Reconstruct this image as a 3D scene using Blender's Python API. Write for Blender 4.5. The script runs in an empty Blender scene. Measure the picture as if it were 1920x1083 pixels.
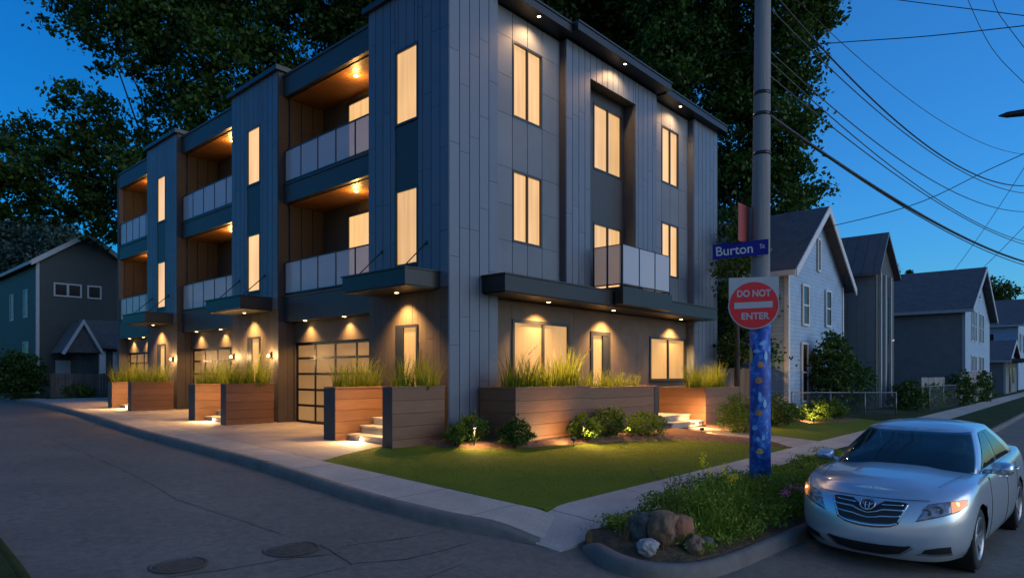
import bpy, bmesh, math, random
import numpy as np
from mathutils import Vector, Matrix, noise
sc = bpy.context.scene
col = sc.collection
R = math.radians
rng = random.Random(7)
nrg = np.random.default_rng(11)

# ------------------------------------------------------------------ helpers
def tag(o, label=None, cat=None, group=None, kind=None):
    if label: o['label'] = label
    if cat: o['category'] = cat
    if group: o['group'] = group
    if kind: o['kind'] = kind
    return o

def empty(name, loc=(0, 0, 0), rz=0, label=None, cat=None, group=None):
    o = bpy.data.objects.new(name, None)
    o.empty_display_size = .3
    col.objects.link(o)
    o.location = loc
    o.rotation_euler = (0, 0, rz)
    return tag(o, label, cat, group)

def link_mesh(name, me, parent=None, loc=None):
    o = bpy.data.objects.new(name, me)
    col.objects.link(o)
    if parent is not None:
        o.parent = parent
    if loc is not None:
        o.location = loc
    return o

def copy_tree(o, parent=None):
    c = o.copy()
    col.objects.link(c)
    if parent is not None:
        c.parent = parent
    for ch in list(o.children):
        copy_tree(ch, c)
    return c

class MB:
    """collects shapes, then links them as one mesh object"""
    def __init__(self):
        self.v = []; self.f = []; self.m = []; self.s = []
    def add(self, vs, fs, mi=0, smooth=False):
        k = len(self.v)
        self.v.extend([tuple(p) for p in vs])
        for f in fs:
            self.f.append(tuple(i + k for i in f)); self.m.append(mi); self.s.append(smooth)
    def box(self, x0, x1, y0, y1, z0, z1, mi=0):
        if x0 > x1: x0, x1 = x1, x0
        if y0 > y1: y0, y1 = y1, y0
        if z0 > z1: z0, z1 = z1, z0
        self.add([(x0,y0,z0),(x1,y0,z0),(x1,y1,z0),(x0,y1,z0),(x0,y0,z1),(x1,y0,z1),(x1,y1,z1),(x0,y1,z1)],
                 [(0,3,2,1),(4,5,6,7),(0,1,5,4),(1,2,6,5),(2,3,7,6),(3,0,4,7)], mi)
    def fbox(self, plane, c, u0, u1, v0, v1, front, back, mi=0):
        """box on a facade: plane 'x' looks to -X (u = Y), plane 'y' looks to -Y (u = X)"""
        if plane == 'x': self.box(c - front, c + back, u0, u1, v0, v1, mi)
        else: self.box(u0, u1, c - front, c + back, v0, v1, mi)
    def prism(self, pts, axis, a, b, mi=0):
        """polygon pts extruded along axis ('x': pts are (y,z); 'y': pts are (x,z); 'z': pts are (x,y))"""
        n = len(pts)
        def P(p, t):
            return (t, p[0], p[1]) if axis == 'x' else (p[0], t, p[1]) if axis == 'y' else (p[0], p[1], t)
        vs = [P(p, a) for p in pts] + [P(p, b) for p in pts]
        fs = [tuple(range(n)), tuple(range(2*n-1, n-1, -1))]
        for i in range(n):
            j = (i + 1) % n
            fs.append((i, i + n, j + n, j))
        self.add(vs, fs, mi)
    def tube(self, path, r, n=8, mi=0, caps=True, smooth=True):
        path = [Vector(p) for p in path]
        rs = r if isinstance(r, (list, tuple)) else [r] * len(path)
        vs = []; fs = []
        up = Vector((0, 0, 1))
        for i, p in enumerate(path):
            d = (path[min(i + 1, len(path) - 1)] - path[max(i - 1, 0)]).normalized()
            ref = up if abs(d.dot(up)) < .95 else Vector((1, 0, 0))
            a = d.cross(ref).normalized(); b = d.cross(a).normalized()
            for k in range(n):
                t = 2 * math.pi * k / n
                vs.append(p + (a * math.cos(t) + b * math.sin(t)) * rs[i])
        for i in range(len(path) - 1):
            for k in range(n):
                l = (k + 1) % n
                fs.append((i*n + k, i*n + l, (i+1)*n + l, (i+1)*n + k))
        if caps:
            fs.append(tuple(range(n - 1, -1, -1)))
            fs.append(tuple(range((len(path)-1)*n, len(path)*n)))
        self.add(vs, fs, mi, smooth)
    def cyl(self, p0, p1, r0, r1=None, n=16, mi=0):
        self.tube([p0, p1], [r0, r0 if r1 is None else r1], n, mi)
    def lathe(self, prof, centre, axis='y', n=32, mi=0, smooth=True):
        """prof: list of (r, h) revolved round axis through centre"""
        vs = []; fs = []
        cx, cy, cz = centre
        for (r, h) in prof:
            for k in range(n):
                t = 2 * math.pi * k / n
                a, b = r * math.cos(t), r * math.sin(t)
                vs.append((cx + a, cy + h, cz + b) if axis == 'y' else (cx + a, cy + b, cz + h) if axis == 'z' else (cx + h, cy + a, cz + b))
        for i in range(len(prof) - 1):
            for k in range(n):
                l = (k + 1) % n
                fs.append((i*n + k, i*n + l, (i+1)*n + l, (i+1)*n + k))
        self.add(vs, fs, mi, smooth)
    def build(self, name, mats, parent=None, bevel=0, loc=None, recalc=True):
        me = bpy.data.meshes.new(name)
        me.from_pydata(self.v, [], self.f)
        for m in (mats if isinstance(mats, (list, tuple)) else [mats]):
            me.materials.append(m)
        me.polygons.foreach_set('material_index', self.m)
        me.polygons.foreach_set('use_smooth', self.s)
        if recalc:
            bm = bmesh.new(); bm.from_mesh(me)
            bmesh.ops.recalc_face_normals(bm, faces=bm.faces)
            bm.to_mesh(me); bm.free()
        me.update()
        o = link_mesh(name, me, parent, loc)
        if bevel:
            b = o.modifiers.new('bevel', 'BEVEL'); b.width = bevel; b.segments = 2; b.limit_method = 'ANGLE'; b.angle_limit = R(40)
        return o

# ------------------------------------------------------------------ materials
def mat(name, base=(.5, .5, .5), rough=.6, metal=0.0, spec=.5, var=0.0, vscale=6.0, bump=0.0, bscale=40.0,
        island=0.0, coat=0.0, emit=None, estr=0.0, rvar=0.0, stretch=None):
    m = bpy.data.materials.new(name); m.use_nodes = True
    nt = m.node_tree; N = nt.nodes; L = nt.links
    b = N['Principled BSDF']
    b.inputs['Base Color'].default_value = (*base, 1)
    b.inputs['Roughness'].default_value = rough
    b.inputs['Metallic'].default_value = metal
    b.inputs['Specular IOR Level'].default_value = spec
    b.inputs['Coat Weight'].default_value = coat
    if emit:
        b.inputs['Emission Color'].default_value = (*emit, 1); b.inputs['Emission Strength'].default_value = estr
    tc = N.new('ShaderNodeTexCoord')
    src = tc.outputs['Object']
    if stretch:
        mp = N.new('ShaderNodeMapping'); mp.inputs['Scale'].default_value = stretch
        L.new(src, mp.inputs['Vector']); src = mp.outputs['Vector']
    if var or island or rvar:
        val = None
        if var or rvar:
            nz = N.new('ShaderNodeTexNoise'); nz.inputs['Scale'].default_value = vscale; nz.inputs['Detail'].default_value = 5
            nz.inputs['Roughness'].default_value = .62
            L.new(src, nz.inputs['Vector'])
            mr = N.new('ShaderNodeMapRange'); mr.inputs['From Min'].default_value = .3; mr.inputs['From Max'].default_value = .7
            mr.inputs['To Min'].default_value = 1 - var; mr.inputs['To Max'].default_value = 1 + var
            L.new(nz.outputs['Fac'], mr.inputs['Value']); val = mr.outputs['Result']
            if rvar:
                r2 = N.new('ShaderNodeMapRange'); r2.inputs['From Min'].default_value = .3; r2.inputs['From Max'].default_value = .7
                r2.inputs['To Min'].default_value = rough - rvar; r2.inputs['To Max'].default_value = rough + rvar
                L.new(nz.outputs['Fac'], r2.inputs['Value']); L.new(r2.outputs['Result'], b.inputs['Roughness'])
        if island:
            g = N.new('ShaderNodeNewGeometry')
            mi = N.new('ShaderNodeMapRange'); mi.inputs['To Min'].default_value = 1 - island; mi.inputs['To Max'].default_value = 1 + island
            L.new(g.outputs['Random Per Island'], mi.inputs['Value'])
            if val is None: val = mi.outputs['Result']
            else:
                mu = N.new('ShaderNodeMath'); mu.operation = 'MULTIPLY'
                L.new(val, mu.inputs[0]); L.new(mi.outputs['Result'], mu.inputs[1]); val = mu.outputs[0]
        if val is not None:
            vm = N.new('ShaderNodeVectorMath'); vm.operation = 'SCALE'; vm.inputs[0].default_value = base
            L.new(val, vm.inputs['Scale']); L.new(vm.outputs[0], b.inputs['Base Color'])
    if bump:
        n2 = N.new('ShaderNodeTexNoise'); n2.inputs['Scale'].default_value = bscale; n2.inputs['Detail'].default_value = 6
        L.new(src, n2.inputs['Vector'])
        bp = N.new('ShaderNodeBump'); bp.inputs['Strength'].default_value = bump; bp.inputs['Distance'].default_value = .02
        L.new(n2.outputs['Fac'], bp.inputs['Height']); L.new(bp.outputs['Normal'], b.inputs['Normal'])
    return m

def leaf_mat(name, base, var=.55, trans=.25):
    m = mat(name, base, rough=.65, island=var, spec=.12)
    nt = m.node_tree; N = nt.nodes; L = nt.links
    b = N['Principled BSDF']; out = N['Material Output']
    t = N.new('ShaderNodeBsdfTranslucent'); t.inputs['Color'].default_value = (base[0]*1.5, base[1]*1.4, base[2], 1)
    mx = N.new('ShaderNodeMixShader'); mx.inputs['Fac'].default_value = trans
    L.new(b.outputs[0], mx.inputs[1]); L.new(t.outputs[0], mx.inputs[2]); L.new(mx.outputs[0], out.inputs['Surface'])
    return m

def lap_mat(name, base, pitch, depth=.35, axis='Z', var=.1, rough=.6, line=.55):
    """courses of lap siding / boards: a groove line every 'pitch' metres along the axis"""
    m = mat(name, base, rough=rough)
    nt = m.node_tree; N = nt.nodes; L = nt.links; b = N['Principled BSDF']
    g = N.new('ShaderNodeNewGeometry'); sp = N.new('ShaderNodeSeparateXYZ'); L.new(g.outputs['Position'], sp.inputs[0])
    dv = N.new('ShaderNodeMath'); dv.operation = 'DIVIDE'; dv.inputs[1].default_value = pitch; L.new(sp.outputs[axis], dv.inputs[0])
    fr = N.new('ShaderNodeMath'); fr.operation = 'FRACT'; L.new(dv.outputs[0], fr.inputs[0])
    rp = N.new('ShaderNodeMapRange'); rp.inputs['From Min'].default_value = 0; rp.inputs['From Max'].default_value = .16
    rp.inputs['To Min'].default_value = line; rp.inputs['To Max'].default_value = 1; L.new(fr.outputs[0], rp.inputs['Value'])
    nz = N.new('ShaderNodeTexNoise'); nz.inputs['Scale'].default_value = 2.5; nz.inputs['Detail'].default_value = 6
    L.new(g.outputs['Position'], nz.inputs['Vector'])
    mr = N.new('ShaderNodeMapRange'); mr.inputs['From Min'].default_value = .3; mr.inputs['From Max'].default_value = .7
    mr.inputs['To Min'].default_value = 1 - var; mr.inputs['To Max'].default_value = 1 + var; L.new(nz.outputs['Fac'], mr.inputs['Value'])
    mu = N.new('ShaderNodeMath'); mu.operation = 'MULTIPLY'; L.new(rp.outputs[0], mu.inputs[0]); L.new(mr.outputs[0], mu.inputs[1])
    vm = N.new('ShaderNodeVectorMath'); vm.operation = 'SCALE'; vm.inputs[0].default_value = base
    L.new(mu.outputs[0], vm.inputs['Scale']); L.new(vm.outputs[0], b.inputs['Base Color'])
    bp = N.new('ShaderNodeBump'); bp.inputs['Strength'].default_value = depth; bp.inputs['Distance'].default_value = .03
    L.new(fr.outputs[0], bp.inputs['Height']); L.new(bp.outputs['Normal'], b.inputs['Normal'])
    return m

def joint_mat(name, base, axis, pitch, off=0.0, width=.014):
    """concrete cast in bays with a tooled joint every 'pitch' metres"""
    m = mat(name, base, rough=.85, var=.16, vscale=1.3, bump=.25, bscale=60)
    nt = m.node_tree; N = nt.nodes; L = nt.links; b = N['Principled BSDF']
    old = b.inputs['Base Color'].links[0].from_socket
    g = N.new('ShaderNodeNewGeometry'); sp = N.new('ShaderNodeSeparateXYZ')
    nz = N.new('ShaderNodeTexNoise'); nz.inputs['Scale'].default_value = 1.7; L.new(g.outputs['Position'], nz.inputs['Vector'])
    L.new(g.outputs['Position'], sp.inputs[0])
    wob = N.new('ShaderNodeMath'); wob.operation = 'MULTIPLY_ADD'; wob.inputs[1].default_value = .10; L.new(nz.outputs['Fac'], wob.inputs[0]); L.new(sp.outputs[axis], wob.inputs[2])
    ad = N.new('ShaderNodeMath'); ad.operation = 'ADD'; ad.inputs[1].default_value = off; L.new(wob.outputs[0], ad.inputs[0])
    dv = N.new('ShaderNodeMath'); dv.operation = 'DIVIDE'; dv.inputs[1].default_value = pitch; L.new(ad.outputs[0], dv.inputs[0])
    fr = N.new('ShaderNodeMath'); fr.operation = 'FRACT'; L.new(dv.outputs[0], fr.inputs[0])
    gt = N.new('ShaderNodeMath'); gt.operation = 'GREATER_THAN'; gt.inputs[1].default_value = width / pitch; L.new(fr.outputs[0], gt.inputs[0])
    mr = N.new('ShaderNodeMapRange'); mr.inputs['To Min'].default_value = .22; mr.inputs['To Max'].default_value = 1; L.new(gt.outputs[0], mr.inputs['Value'])
    # fine speckle
    n3 = N.new('ShaderNodeTexNoise'); n3.inputs['Scale'].default_value = 28; n3.inputs['Detail'].default_value = 8; n3.inputs['Roughness'].default_value = .75
    L.new(g.outputs['Position'], n3.inputs['Vector'])
    m3 = N.new('ShaderNodeMapRange'); m3.inputs['From Min'].default_value = .3; m3.inputs['From Max'].default_value = .7; m3.inputs['To Min'].default_value = .8; m3.inputs['To Max'].default_value = 1.2
    L.new(n3.outputs['Fac'], m3.inputs['Value'])
    mm = N.new('ShaderNodeMath'); mm.operation = 'MULTIPLY'; L.new(mr.outputs[0], mm.inputs[0]); L.new(m3.outputs[0], mm.inputs[1])
    vm = N.new('ShaderNodeVectorMath'); vm.operation = 'SCALE'; L.new(old, vm.inputs[0]); L.new(mm.outputs[0], vm.inputs['Scale'])
    L.new(vm.outputs[0], b.inputs['Base Color'])
    return m

def lit_pane(name, colr, strength, fold=9.0, amp=.25):
    """lit glazing: a drawn curtain glowing behind the glass, in soft vertical folds"""
    m = mat(name, (.06, .05, .04), rough=.08, spec=.35)
    nt = m.node_tree; N = nt.nodes; L = nt.links; b = N['Principled BSDF']
    g = N.new('ShaderNodeNewGeometry'); mp = N.new('ShaderNodeMapping'); mp.inputs['Scale'].default_value = (fold, fold, .35)
    L.new(g.outputs['Position'], mp.inputs['Vector'])
    nz = N.new('ShaderNodeTexNoise'); nz.inputs['Scale'].default_value = 1.0; nz.inputs['Detail'].default_value = 3; L.new(mp.outputs[0], nz.inputs['Vector'])
    n2 = N.new('ShaderNodeTexNoise'); n2.inputs['Scale'].default_value = .55; n2.inputs['Detail'].default_value = 1; L.new(g.outputs['Position'], n2.inputs['Vector'])
    ad = N.new('ShaderNodeMath'); ad.operation = 'ADD'; L.new(nz.outputs['Fac'], ad.inputs[0]); L.new(n2.outputs['Fac'], ad.inputs[1])
    mr = N.new('ShaderNodeMapRange'); mr.inputs['From Min'].default_value = .6; mr.inputs['From Max'].default_value = 1.4
    mr.inputs['To Min'].default_value = strength * (1 - amp); mr.inputs['To Max'].default_value = strength * (1 + amp)
    L.new(ad.outputs[0], mr.inputs['Value']); L.new(mr.outputs[0], b.inputs['Emission Strength'])
    oi = N.new('ShaderNodeObjectInfo'); ov_ = N.new('ShaderNodeMapRange'); ov_.inputs['To Min'].default_value = .80; ov_.inputs['To Max'].default_value = 1.12
    L.new(oi.outputs['Random'], ov_.inputs['Value']); mm = N.new('ShaderNodeMath'); mm.operation = 'MULTIPLY'; L.new(mr.outputs[0], mm.inputs[0]); L.new(ov_.outputs[0], mm.inputs[1]); L.new(mm.outputs[0], b.inputs['Emission Strength'])
    b.inputs['Emission Color'].default_value = (*colr, 1)
    return m

M = {}
M['asphalt'] = mat('asphalt', (.138, .122, .102), rough=.85, var=.20, vscale=.55, bump=.6, bscale=110, rvar=.08)
def grit(m, scale, lo, hi):
    nt = m.node_tree; N = nt.nodes; L = nt.links; b = N['Principled BSDF']; old = b.inputs['Base Color'].links[0].from_socket
    g = N.new('ShaderNodeNewGeometry'); nz = N.new('ShaderNodeTexNoise'); nz.inputs['Scale'].default_value = scale; nz.inputs['Detail'].default_value = 9; nz.inputs['Roughness'].default_value = .85
    L.new(g.outputs['Position'], nz.inputs['Vector']); mr = N.new('ShaderNodeMapRange'); mr.inputs['From Min'].default_value = .32; mr.inputs['From Max'].default_value = .68
    mr.inputs['To Min'].default_value = lo; mr.inputs['To Max'].default_value = hi; L.new(nz.outputs['Fac'], mr.inputs['Value'])
    vm = N.new('ShaderNodeVectorMath'); vm.operation = 'SCALE'; L.new(old, vm.inputs[0]); L.new(mr.outputs[0], vm.inputs['Scale']); L.new(vm.outputs[0], b.inputs['Base Color'])
grit(M['asphalt'], 9, .62, 1.38)
M['walk_y'] = joint_mat('pavement_concrete', (.37, .325, .275), 'Y', 1.28, .35)
M['walk_x'] = joint_mat('footpath_concrete', (.37, .325, .28), 'X', 1.9, .55, .02)
M['drive'] = joint_mat('driveway_concrete', (.31, .265, .225), 'Y', 3.74, 1.2)
M['kerb'] = mat('kerb_concrete', (.125, .115, .105), rough=.9, var=.25, vscale=3, bump=.4, bscale=40)
M['lawn'] = mat('lawn', (.105, .135, .013), rough=.9, var=.12, vscale=1.4, bump=.35, bscale=90, spec=.1)
M['yard'] = mat('rough_grass', (.03, .045, .014), rough=.95, var=.4, vscale=1.2, bump=.8, bscale=40, spec=.1)
M['mulch'] = mat('mulch', (.17, .10, .065), rough=.95, var=.35, vscale=14, bump=1.0, bscale=55, spec=.1)
M['soil'] = mat('soil', (.095, .068, .042), rough=.95, var=.4, vscale=12, bump=1.0, bscale=40, spec=.1)
M['crack'] = mat('crack', (.02, .02, .02), rough=.95)
M['iron'] = mat('cast_iron', (.062, .052, .044), rough=.85, metal=.0, var=.3, vscale=20, bump=.4, bscale=60)

# ------------------------------------------------------------------ the lie of the land
ZP = [(-100, .04), (0.5, .05), (2.2, .10), (3.4, .22), (5.6, .36), (10.6, .68), (18, .75), (25, .86), (30, .92), (50, 1.0), (400, 1.2)]
def _zl(y):
    for (a, b), (p, q) in zip(ZP, ZP[1:]):
        if y <= p: return b + (q - b) * (y - a) / (p - a)
    return ZP[-1][1]
def zg(y): return sum(_zl(y + k * .25) for k in range(-4, 5)) / 9      # pavement level
def zr(y): return zg(y) - .15                                          # road level

def lerp_table(t, x):
    if x <= t[0][0]: return t[0][1]
    for (a, b), (p, q) in zip(t, t[1:]):
        if x <= p: return b + (q - b) * (x - a) / (p - a)
    return t[-1][1]

def patch(name, fn, nu, nv, h, m, skirt=.25, kind='structure', sides='all'):
    """ground sheet: fn(u,v)->(x,y), z = road level + h(x,y); edges turned down by skirt"""
    vs = []; fs = []
    for j in range(nv + 1):
        for i in range(nu + 1):
            x, y = fn(i / nu, j / nv)
            vs.append((x, y, zr(y) + (h(x, y) if callable(h) else h)))
    w = nu + 1
    for j in range(nv):
        for i in range(nu):
            fs.append((j*w + i, j*w + i + 1, (j+1)*w + i + 1, (j+1)*w + i))
    if skirt:
        loop = [i for i in range(w)] + [j*w + nu for j in range(1, nv + 1)] + [nv*w + i for i in range(nu - 1, -1, -1)] + [j*w for j in range(nv - 1, 0, -1)]
        k = len(vs)
        for i in loop:
            p = vs[i]; vs.append((p[0], p[1], p[2] - skirt))
        n = len(loop)
        for a in range(n):
            b = (a + 1) % n
            fs.append((loop[b], loop[a], k + a, k + b))
    mb = MB(); mb.add(vs, fs, 0, False)
    o = mb.build(name, m)
    if kind: o['kind'] = kind
    return o
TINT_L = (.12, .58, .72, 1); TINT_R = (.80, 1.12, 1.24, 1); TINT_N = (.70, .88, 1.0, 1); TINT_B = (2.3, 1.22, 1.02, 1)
SKY_STR = .09; SUN_E = .27; SUN_COL = (1.0, .98, .96)
LAMP = 8.0
CRACKS = [
    ([(4.24, 6.33), (4.92, 6.14), (5.5, 6.08)], .010), ([(3.61, 6.28), (4.05, 6.15)], .008),
    ([(3.91, 5.79), (4.44, 5.54), (5.37, 5.51)], .012), ([(4.03, 6.55), (3.93, 5.78)], .009),
    ([(4.25, 4.97), (4.83, 5.04)], .009), ([(2.39, 6.56), (2.94, 6.42), (3.47, 6.35), (3.88, 6.2)], .010),
    ([(3.32, 5.77), (3.9, 5.73)], .007), ([(6.33, 5.15), (6.3, 4.57), (6.2, 4.5)], .010), ([(5.85, 5.3), (5.97, 4.71)], .010),
    ([(1.75, 12), (3.1, 12.4), (4.6, 12.1), (5.5, 12.3)], .006), ([(3.9, 7.2), (3.6, 9.5), (3.9, 13), (4.3, 19)], .007),
    ([(7.5, 1.2), (6.4, 2.0), (5.2, 2.6), (4.1, 2.9)], .008),
]
# ------------------------------------------------------------------ ground, road, pavements, lawn
def sgrid(vals):
    n = len(vals) - 1
    def f(t):
        k = min(int(t * n), n - 1); r = t * n - k
        return vals[k] + (vals[k + 1] - vals[k]) * r
    return f
gx = sgrid([-400, -120, -40, -15, 0, 10, 25, 60, 150, 500, 1200])
gy = sgrid([-300, -60, -20, -8, -3, 0, 1.5, 3, 4.5, 6, 8, 10, 12, 15, 18, 22, 26, 30, 36, 44, 60, 100, 200, 500, 1200])
patch('ground', lambda u, v: (gx(u), gy(v)), 10, 48, -.06, M['yard'], skirt=0)
# asphalt: the narrow street on the left, and the wider street running off to the right
ry = sgrid([-9, -5, -2, 0, 1, 2, 3, 4, 5, 6])
patch('road', lambda u, v: (-14 + 240 * u ** 2.2, ry(v)), 30, 27, 0.0, M['asphalt'], skirt=0)
ly = sgrid([6, 8, 10, 12, 15, 18, 22, 26, 30, 36, 44, 60])
patch('street', lambda u, v: (-14 + (26 if ly(v) < 30 else 26) * u, ly(v)), 8, 44, 0.0, M['asphalt'], skirt=0)

CX = [(4.9, 6.05), (5.36, 5.9), (5.7, 5.74), (6.8, 5.5), (8, 5.41), (10.1, 5.43), (13, 5.62), (18.3, 5.98), (26.5, 6.75), (34.3, 7.29), (44, 7.6)]
def cx(y): return (lerp_table(CX, y - .4) + lerp_table(CX, y) + lerp_table(CX, y + .4)) / 3
def sst(a, b, x):
    t = min(1, max(0, (x - a) / (b - a))); return t * t * (3 - 2 * t)

# left pavement: lip of the kerb, then slabs to the lawn or the driveway
def pave_h(x, y):
    return .15 * sst(4.75, 5.75, y) + .004
py_ = sgrid([4.95, 5.2, 5.5, 5.8, 6.3, 7, 8, 9, 10, 11, 13, 15, 18, 22, 26, 30, 34, 40])
def lawn_left(y): return lerp_table([(5.6, 6.83), (10.3, 6.34), (13, 6.5), (20, 7.15), (30, 8.05), (40, 8.5)], y)
patch('pavement', lambda u, v: (cx(py_(v)) + .16 + (lawn_left(py_(v)) - cx(py_(v)) - .16) * u, py_(v)), 4, 68, pave_h, M['walk_y'], skirt=.2)
# sloping kerb face
def kerb_strip(name, pts, w, top, m):
    """kerb swept along pts (outer foot of the kerb), w wide, rounded nose"""
    vs = []; fs = []
    prof = [(0, -.06), (.012, top * .55), (.035, top * .88), (.075, top), (w, top + .003), (w, -.06)]
    n = len(prof)
    for i, p in enumerate(pts):
        a = Vector(pts[max(i - 1, 0)][:2]); b = Vector(pts[min(i + 1, len(pts) - 1)][:2])
        d = (b - a).normalized(); nn = Vector((-d.y, d.x)) * (-1 if KERB_FLIP else 1)
        s = p[2] if len(p) > 2 else 1
        for (o, z) in prof:
            q = Vector(p[:2]) + nn * o
            vs.append((q.x, q.y, zr(p[1]) + (z * s if z > 0 else z)))
    for i in range(len(pts) - 1):
        for k in range(n - 1):
            fs.append((i*n + k, i*n + k + 1, (i+1)*n + k + 1, (i+1)*n + k))
    fs.append(tuple(range(n))); fs.append(tuple(range((len(pts)-1)*n, len(pts)*n)))
    mb = MB(); mb.add(vs, fs, 0, True)
    o = mb.build(name, m); o['kind'] = 'structure'
    return o
KERB_FLIP = True
kp = []
y = 4.92
while y < 40:
    kp.append((cx(y), y, sst(4.75, 5.75, y))); y += .25 if y < 9 else .8
kerb_strip('kerb', kp, .17, .153, M['kerb'])

# right footpath along the lawn, ramping down to the road at the corner
def foot_h(x, y): return .15 * sst(5.7, 7.5, x) + .006
fx = sgrid([5.95, 6.3, 6.7, 7.1, 7.5, 8, 9, 10, 12, 14, 17, 20, 26, 40, 80, 140])
fy0 = lambda x: lerp_table([(6, 4.62), (8, 4.44), (13.6, 4.85), (16, 4.87), (30, 4.6), (140, 4.6)], x)
fy1 = lambda x: lerp_table([(5.95, 4.98), (6.8, 5.55), (7.2, 5.62), (14, 5.66), (30, 5.66), (140, 5.66)], x)
patch('footpath', lambda u, v: (fx(u), fy0(fx(u)) + (fy1(fx(u)) - fy0(fx(u))) * v), 60, 4, foot_h, M['walk_x'], skirt=.2)

# lawn: swells slightly towards the planting bed
BED = [(8.2, 11.0), (8.9, 10.75), (9.4, 9.7), (10.2, 9.15), (11.2, 9.0), (13.2, 8.5), (15.0, 7.9), (15.6, 7.3), (16.2, 6.4), (16.6, 5.68)]
def bed_front(x): return lerp_table(BED, x)
lx = sgrid([6.35, 6.8, 7.3, 8, 9, 10, 11, 12, 13, 14, 15, 16.5])
def lawn_fn(u, v):
    x = lx(u)
    y0 = 5.63 if x > 6.83 else 5.63 + (6.83 - x) / .49 * 4.6
    y1 = lerp_table([(6.3, 10.24), (8.4, 11.15), (8.9, 11.0)], x) if x < 8.9 else bed_front(x) + .12
    return x, y0 + (y1 - y0) * v
patch('lawn', lawn_fn, 44, 24, lambda x, y: .15 + .02 * sst(0, .5, min(x - 6.4, y - 5.6)), M['lawn'], skirt=.1)
# mulch bed in front of the planters
bx_ = sgrid([8.78, 9.2, 9.7, 10.5, 12, 13.2, 14, 15, 16.0, 16.6])
patch('planting_bed', lambda u, v: (bx_(u), bed_front(bx_(u)) + (10.75 - bed_front(bx_(u))) * v), 36, 16,
      lambda x, y: .16 + .11 * sst(0, .5, y - bed_front(x)) + .02 * noise.noise(Vector((x * 3, y * 3, 0))), M['mulch'], skirt=.15)
# path to the side entrance, then the next strip of bed and grass
patch('entry_path', lambda u, v: (16.75 + 1.95 * u, 5.68 + 5.0 * v), 4, 10, .162, M['drive'], skirt=.15)
patch('side_bed', lambda u, v: (18.72 + 9 * u, 7.35 + .5 * math.sin(u * 5) + (10.7 - 7.35) * v), 18, 10,
      lambda x, y: .17 + .05 * sst(0, .4, y - 7.6), M['mulch'], skirt=.15)
patch('side_lawn', lambda u, v: (18.72 + 10 * u, 5.68 + (2.1 + .5 * math.sin(u * 5)) * v), 18, 6, .158, M['lawn'], skirt=.1)
# driveway in front of the garages
dy = sgrid([10.32, 11.2, 12, 13, 14, 16, 18, 20, 22, 25, 28, 31, 35, 40])
def drive_l(y): return lawn_left(y) + .004 if y > 10.4 else 6.35
def drive_r(y): return lerp_table([(10.3, 6.4), (11.15, 8.75), (11.3, 10.6)], y) if y < 11.3 else 10.6
patch('driveway', lambda u, v: (drive_l(dy(v)) + (drive_r(dy(v)) - drive_l(dy(v))) * u, dy(v)), 8, 52, .155, M['drive'], skirt=.15)
# verge between footpath and street, with its rounded kerb
KB = [(6.28, 4.56, .25), (6.11, 4.36, .8), (5.96, 4.12, 1), (5.87, 3.85, 1), (5.9, 3.56, 1), (6.08, 3.3, 1), (6.42, 3.1, 1), (6.95, 2.99, 1), (7.8, 2.93, 1), (9, 2.87, 1), (12, 2.85, 1), (20, 2.85, 1), (40, 2.85, 1), (140, 2.85, 1)]
def smooth_path(p, n=5):
    out = []
    for i in range(len(p) - 1):
        a, b, c, d = p[max(i-1, 0)], p[i], p[i+1], p[min(i+2, len(p)-1)]
        for k in range(n):
            t = k / n
            out.append(tuple(.5 * ((2*b[j]) + (-a[j]+c[j])*t + (2*a[j]-5*b[j]+4*c[j]-d[j])*t*t + (-a[j]+3*b[j]-3*c[j]+d[j])*t**3) for j in range(3)))
    out.append(p[-1]); return out
KERB_FLIP = False
kerb_strip('verge_kerb', smooth_path(KB[:10], 5) + KB[10:], .16, .16, M['kerb'])
vx = sgrid([6.06, 6.2, 6.5, 7, 8, 9, 11, 13, 15.5])
def verge_lo(x): return lerp_table([(6.04, 3.95), (6.1, 3.68), (6.2, 3.45), (6.5, 3.24), (7, 3.13), (7.8, 3.07), (9, 3.01), (140, 2.99)], x)
def verge_hi(x): return lerp_table([(6.04, 4.1), (6.15, 4.36), (6.35, 4.55), (6.6, 4.62)], x) if x < 6.6 else fy0(x) + .02
patch('verge', lambda u, v: (vx(u), verge_lo(vx(u)) + (verge_hi(vx(u)) - verge_lo(vx(u))) * v), 50, 10,
      lambda x, y: .15 * sst(5.7, 6.6, x) + .01 + .06 * sst(0, .4, min(y - verge_lo(x), verge_hi(x) - y)) + .02 * noise.noise(Vector((x * 4, y * 4, 3))), M['soil'], skirt=.1)
vgx = sgrid([15.5, 20, 30, 60, 140])
patch('verge_grass', lambda u, v: (vgx(u), 3.0 + (fy0(vgx(u)) - 2.98) * v), 20, 6, .17, M['yard'], skirt=.1)
# yards beyond the building on the right, and beyond it on the left
patch('yard', lambda u, v: (27.8 + 110 * u * u, 5.68 + 50 * v), 16, 24, .16, M['yard'], skirt=.2)
patch('lot', lambda u, v: (8.6 + 40 * u, 38.5 + 60 * v), 8, 16, .17, M['yard'], skirt=.2)
patch('apron', lambda u, v: (7.7 + .9 * v + 16 * u, 33.6 + 4.9 * v), 6, 6, .162, M['walk_y'], skirt=.2)
# far side of the left street: kerb and verge
KERB_FLIP = False
fk = [(1.42, 6.2, .4), (1.5, 7.3, 1), (1.54, 8.8, 1), (1.6, 12, 1), (1.9, 18, 1), (2.6, 28, 1), (3.2, 44, 1)]
kerb_strip('far_kerb', smooth_path(fk, 5), .16, .07, M['yard'])
patch('far_verge', lambda u, v: (lerp_table([(a[1], a[0]) for a in fk], 6.2 + 38 * v) - .12 - 14 * u, 6.2 + 38 * v), 6, 30, .10, M['yard'], skirt=.1)

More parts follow.
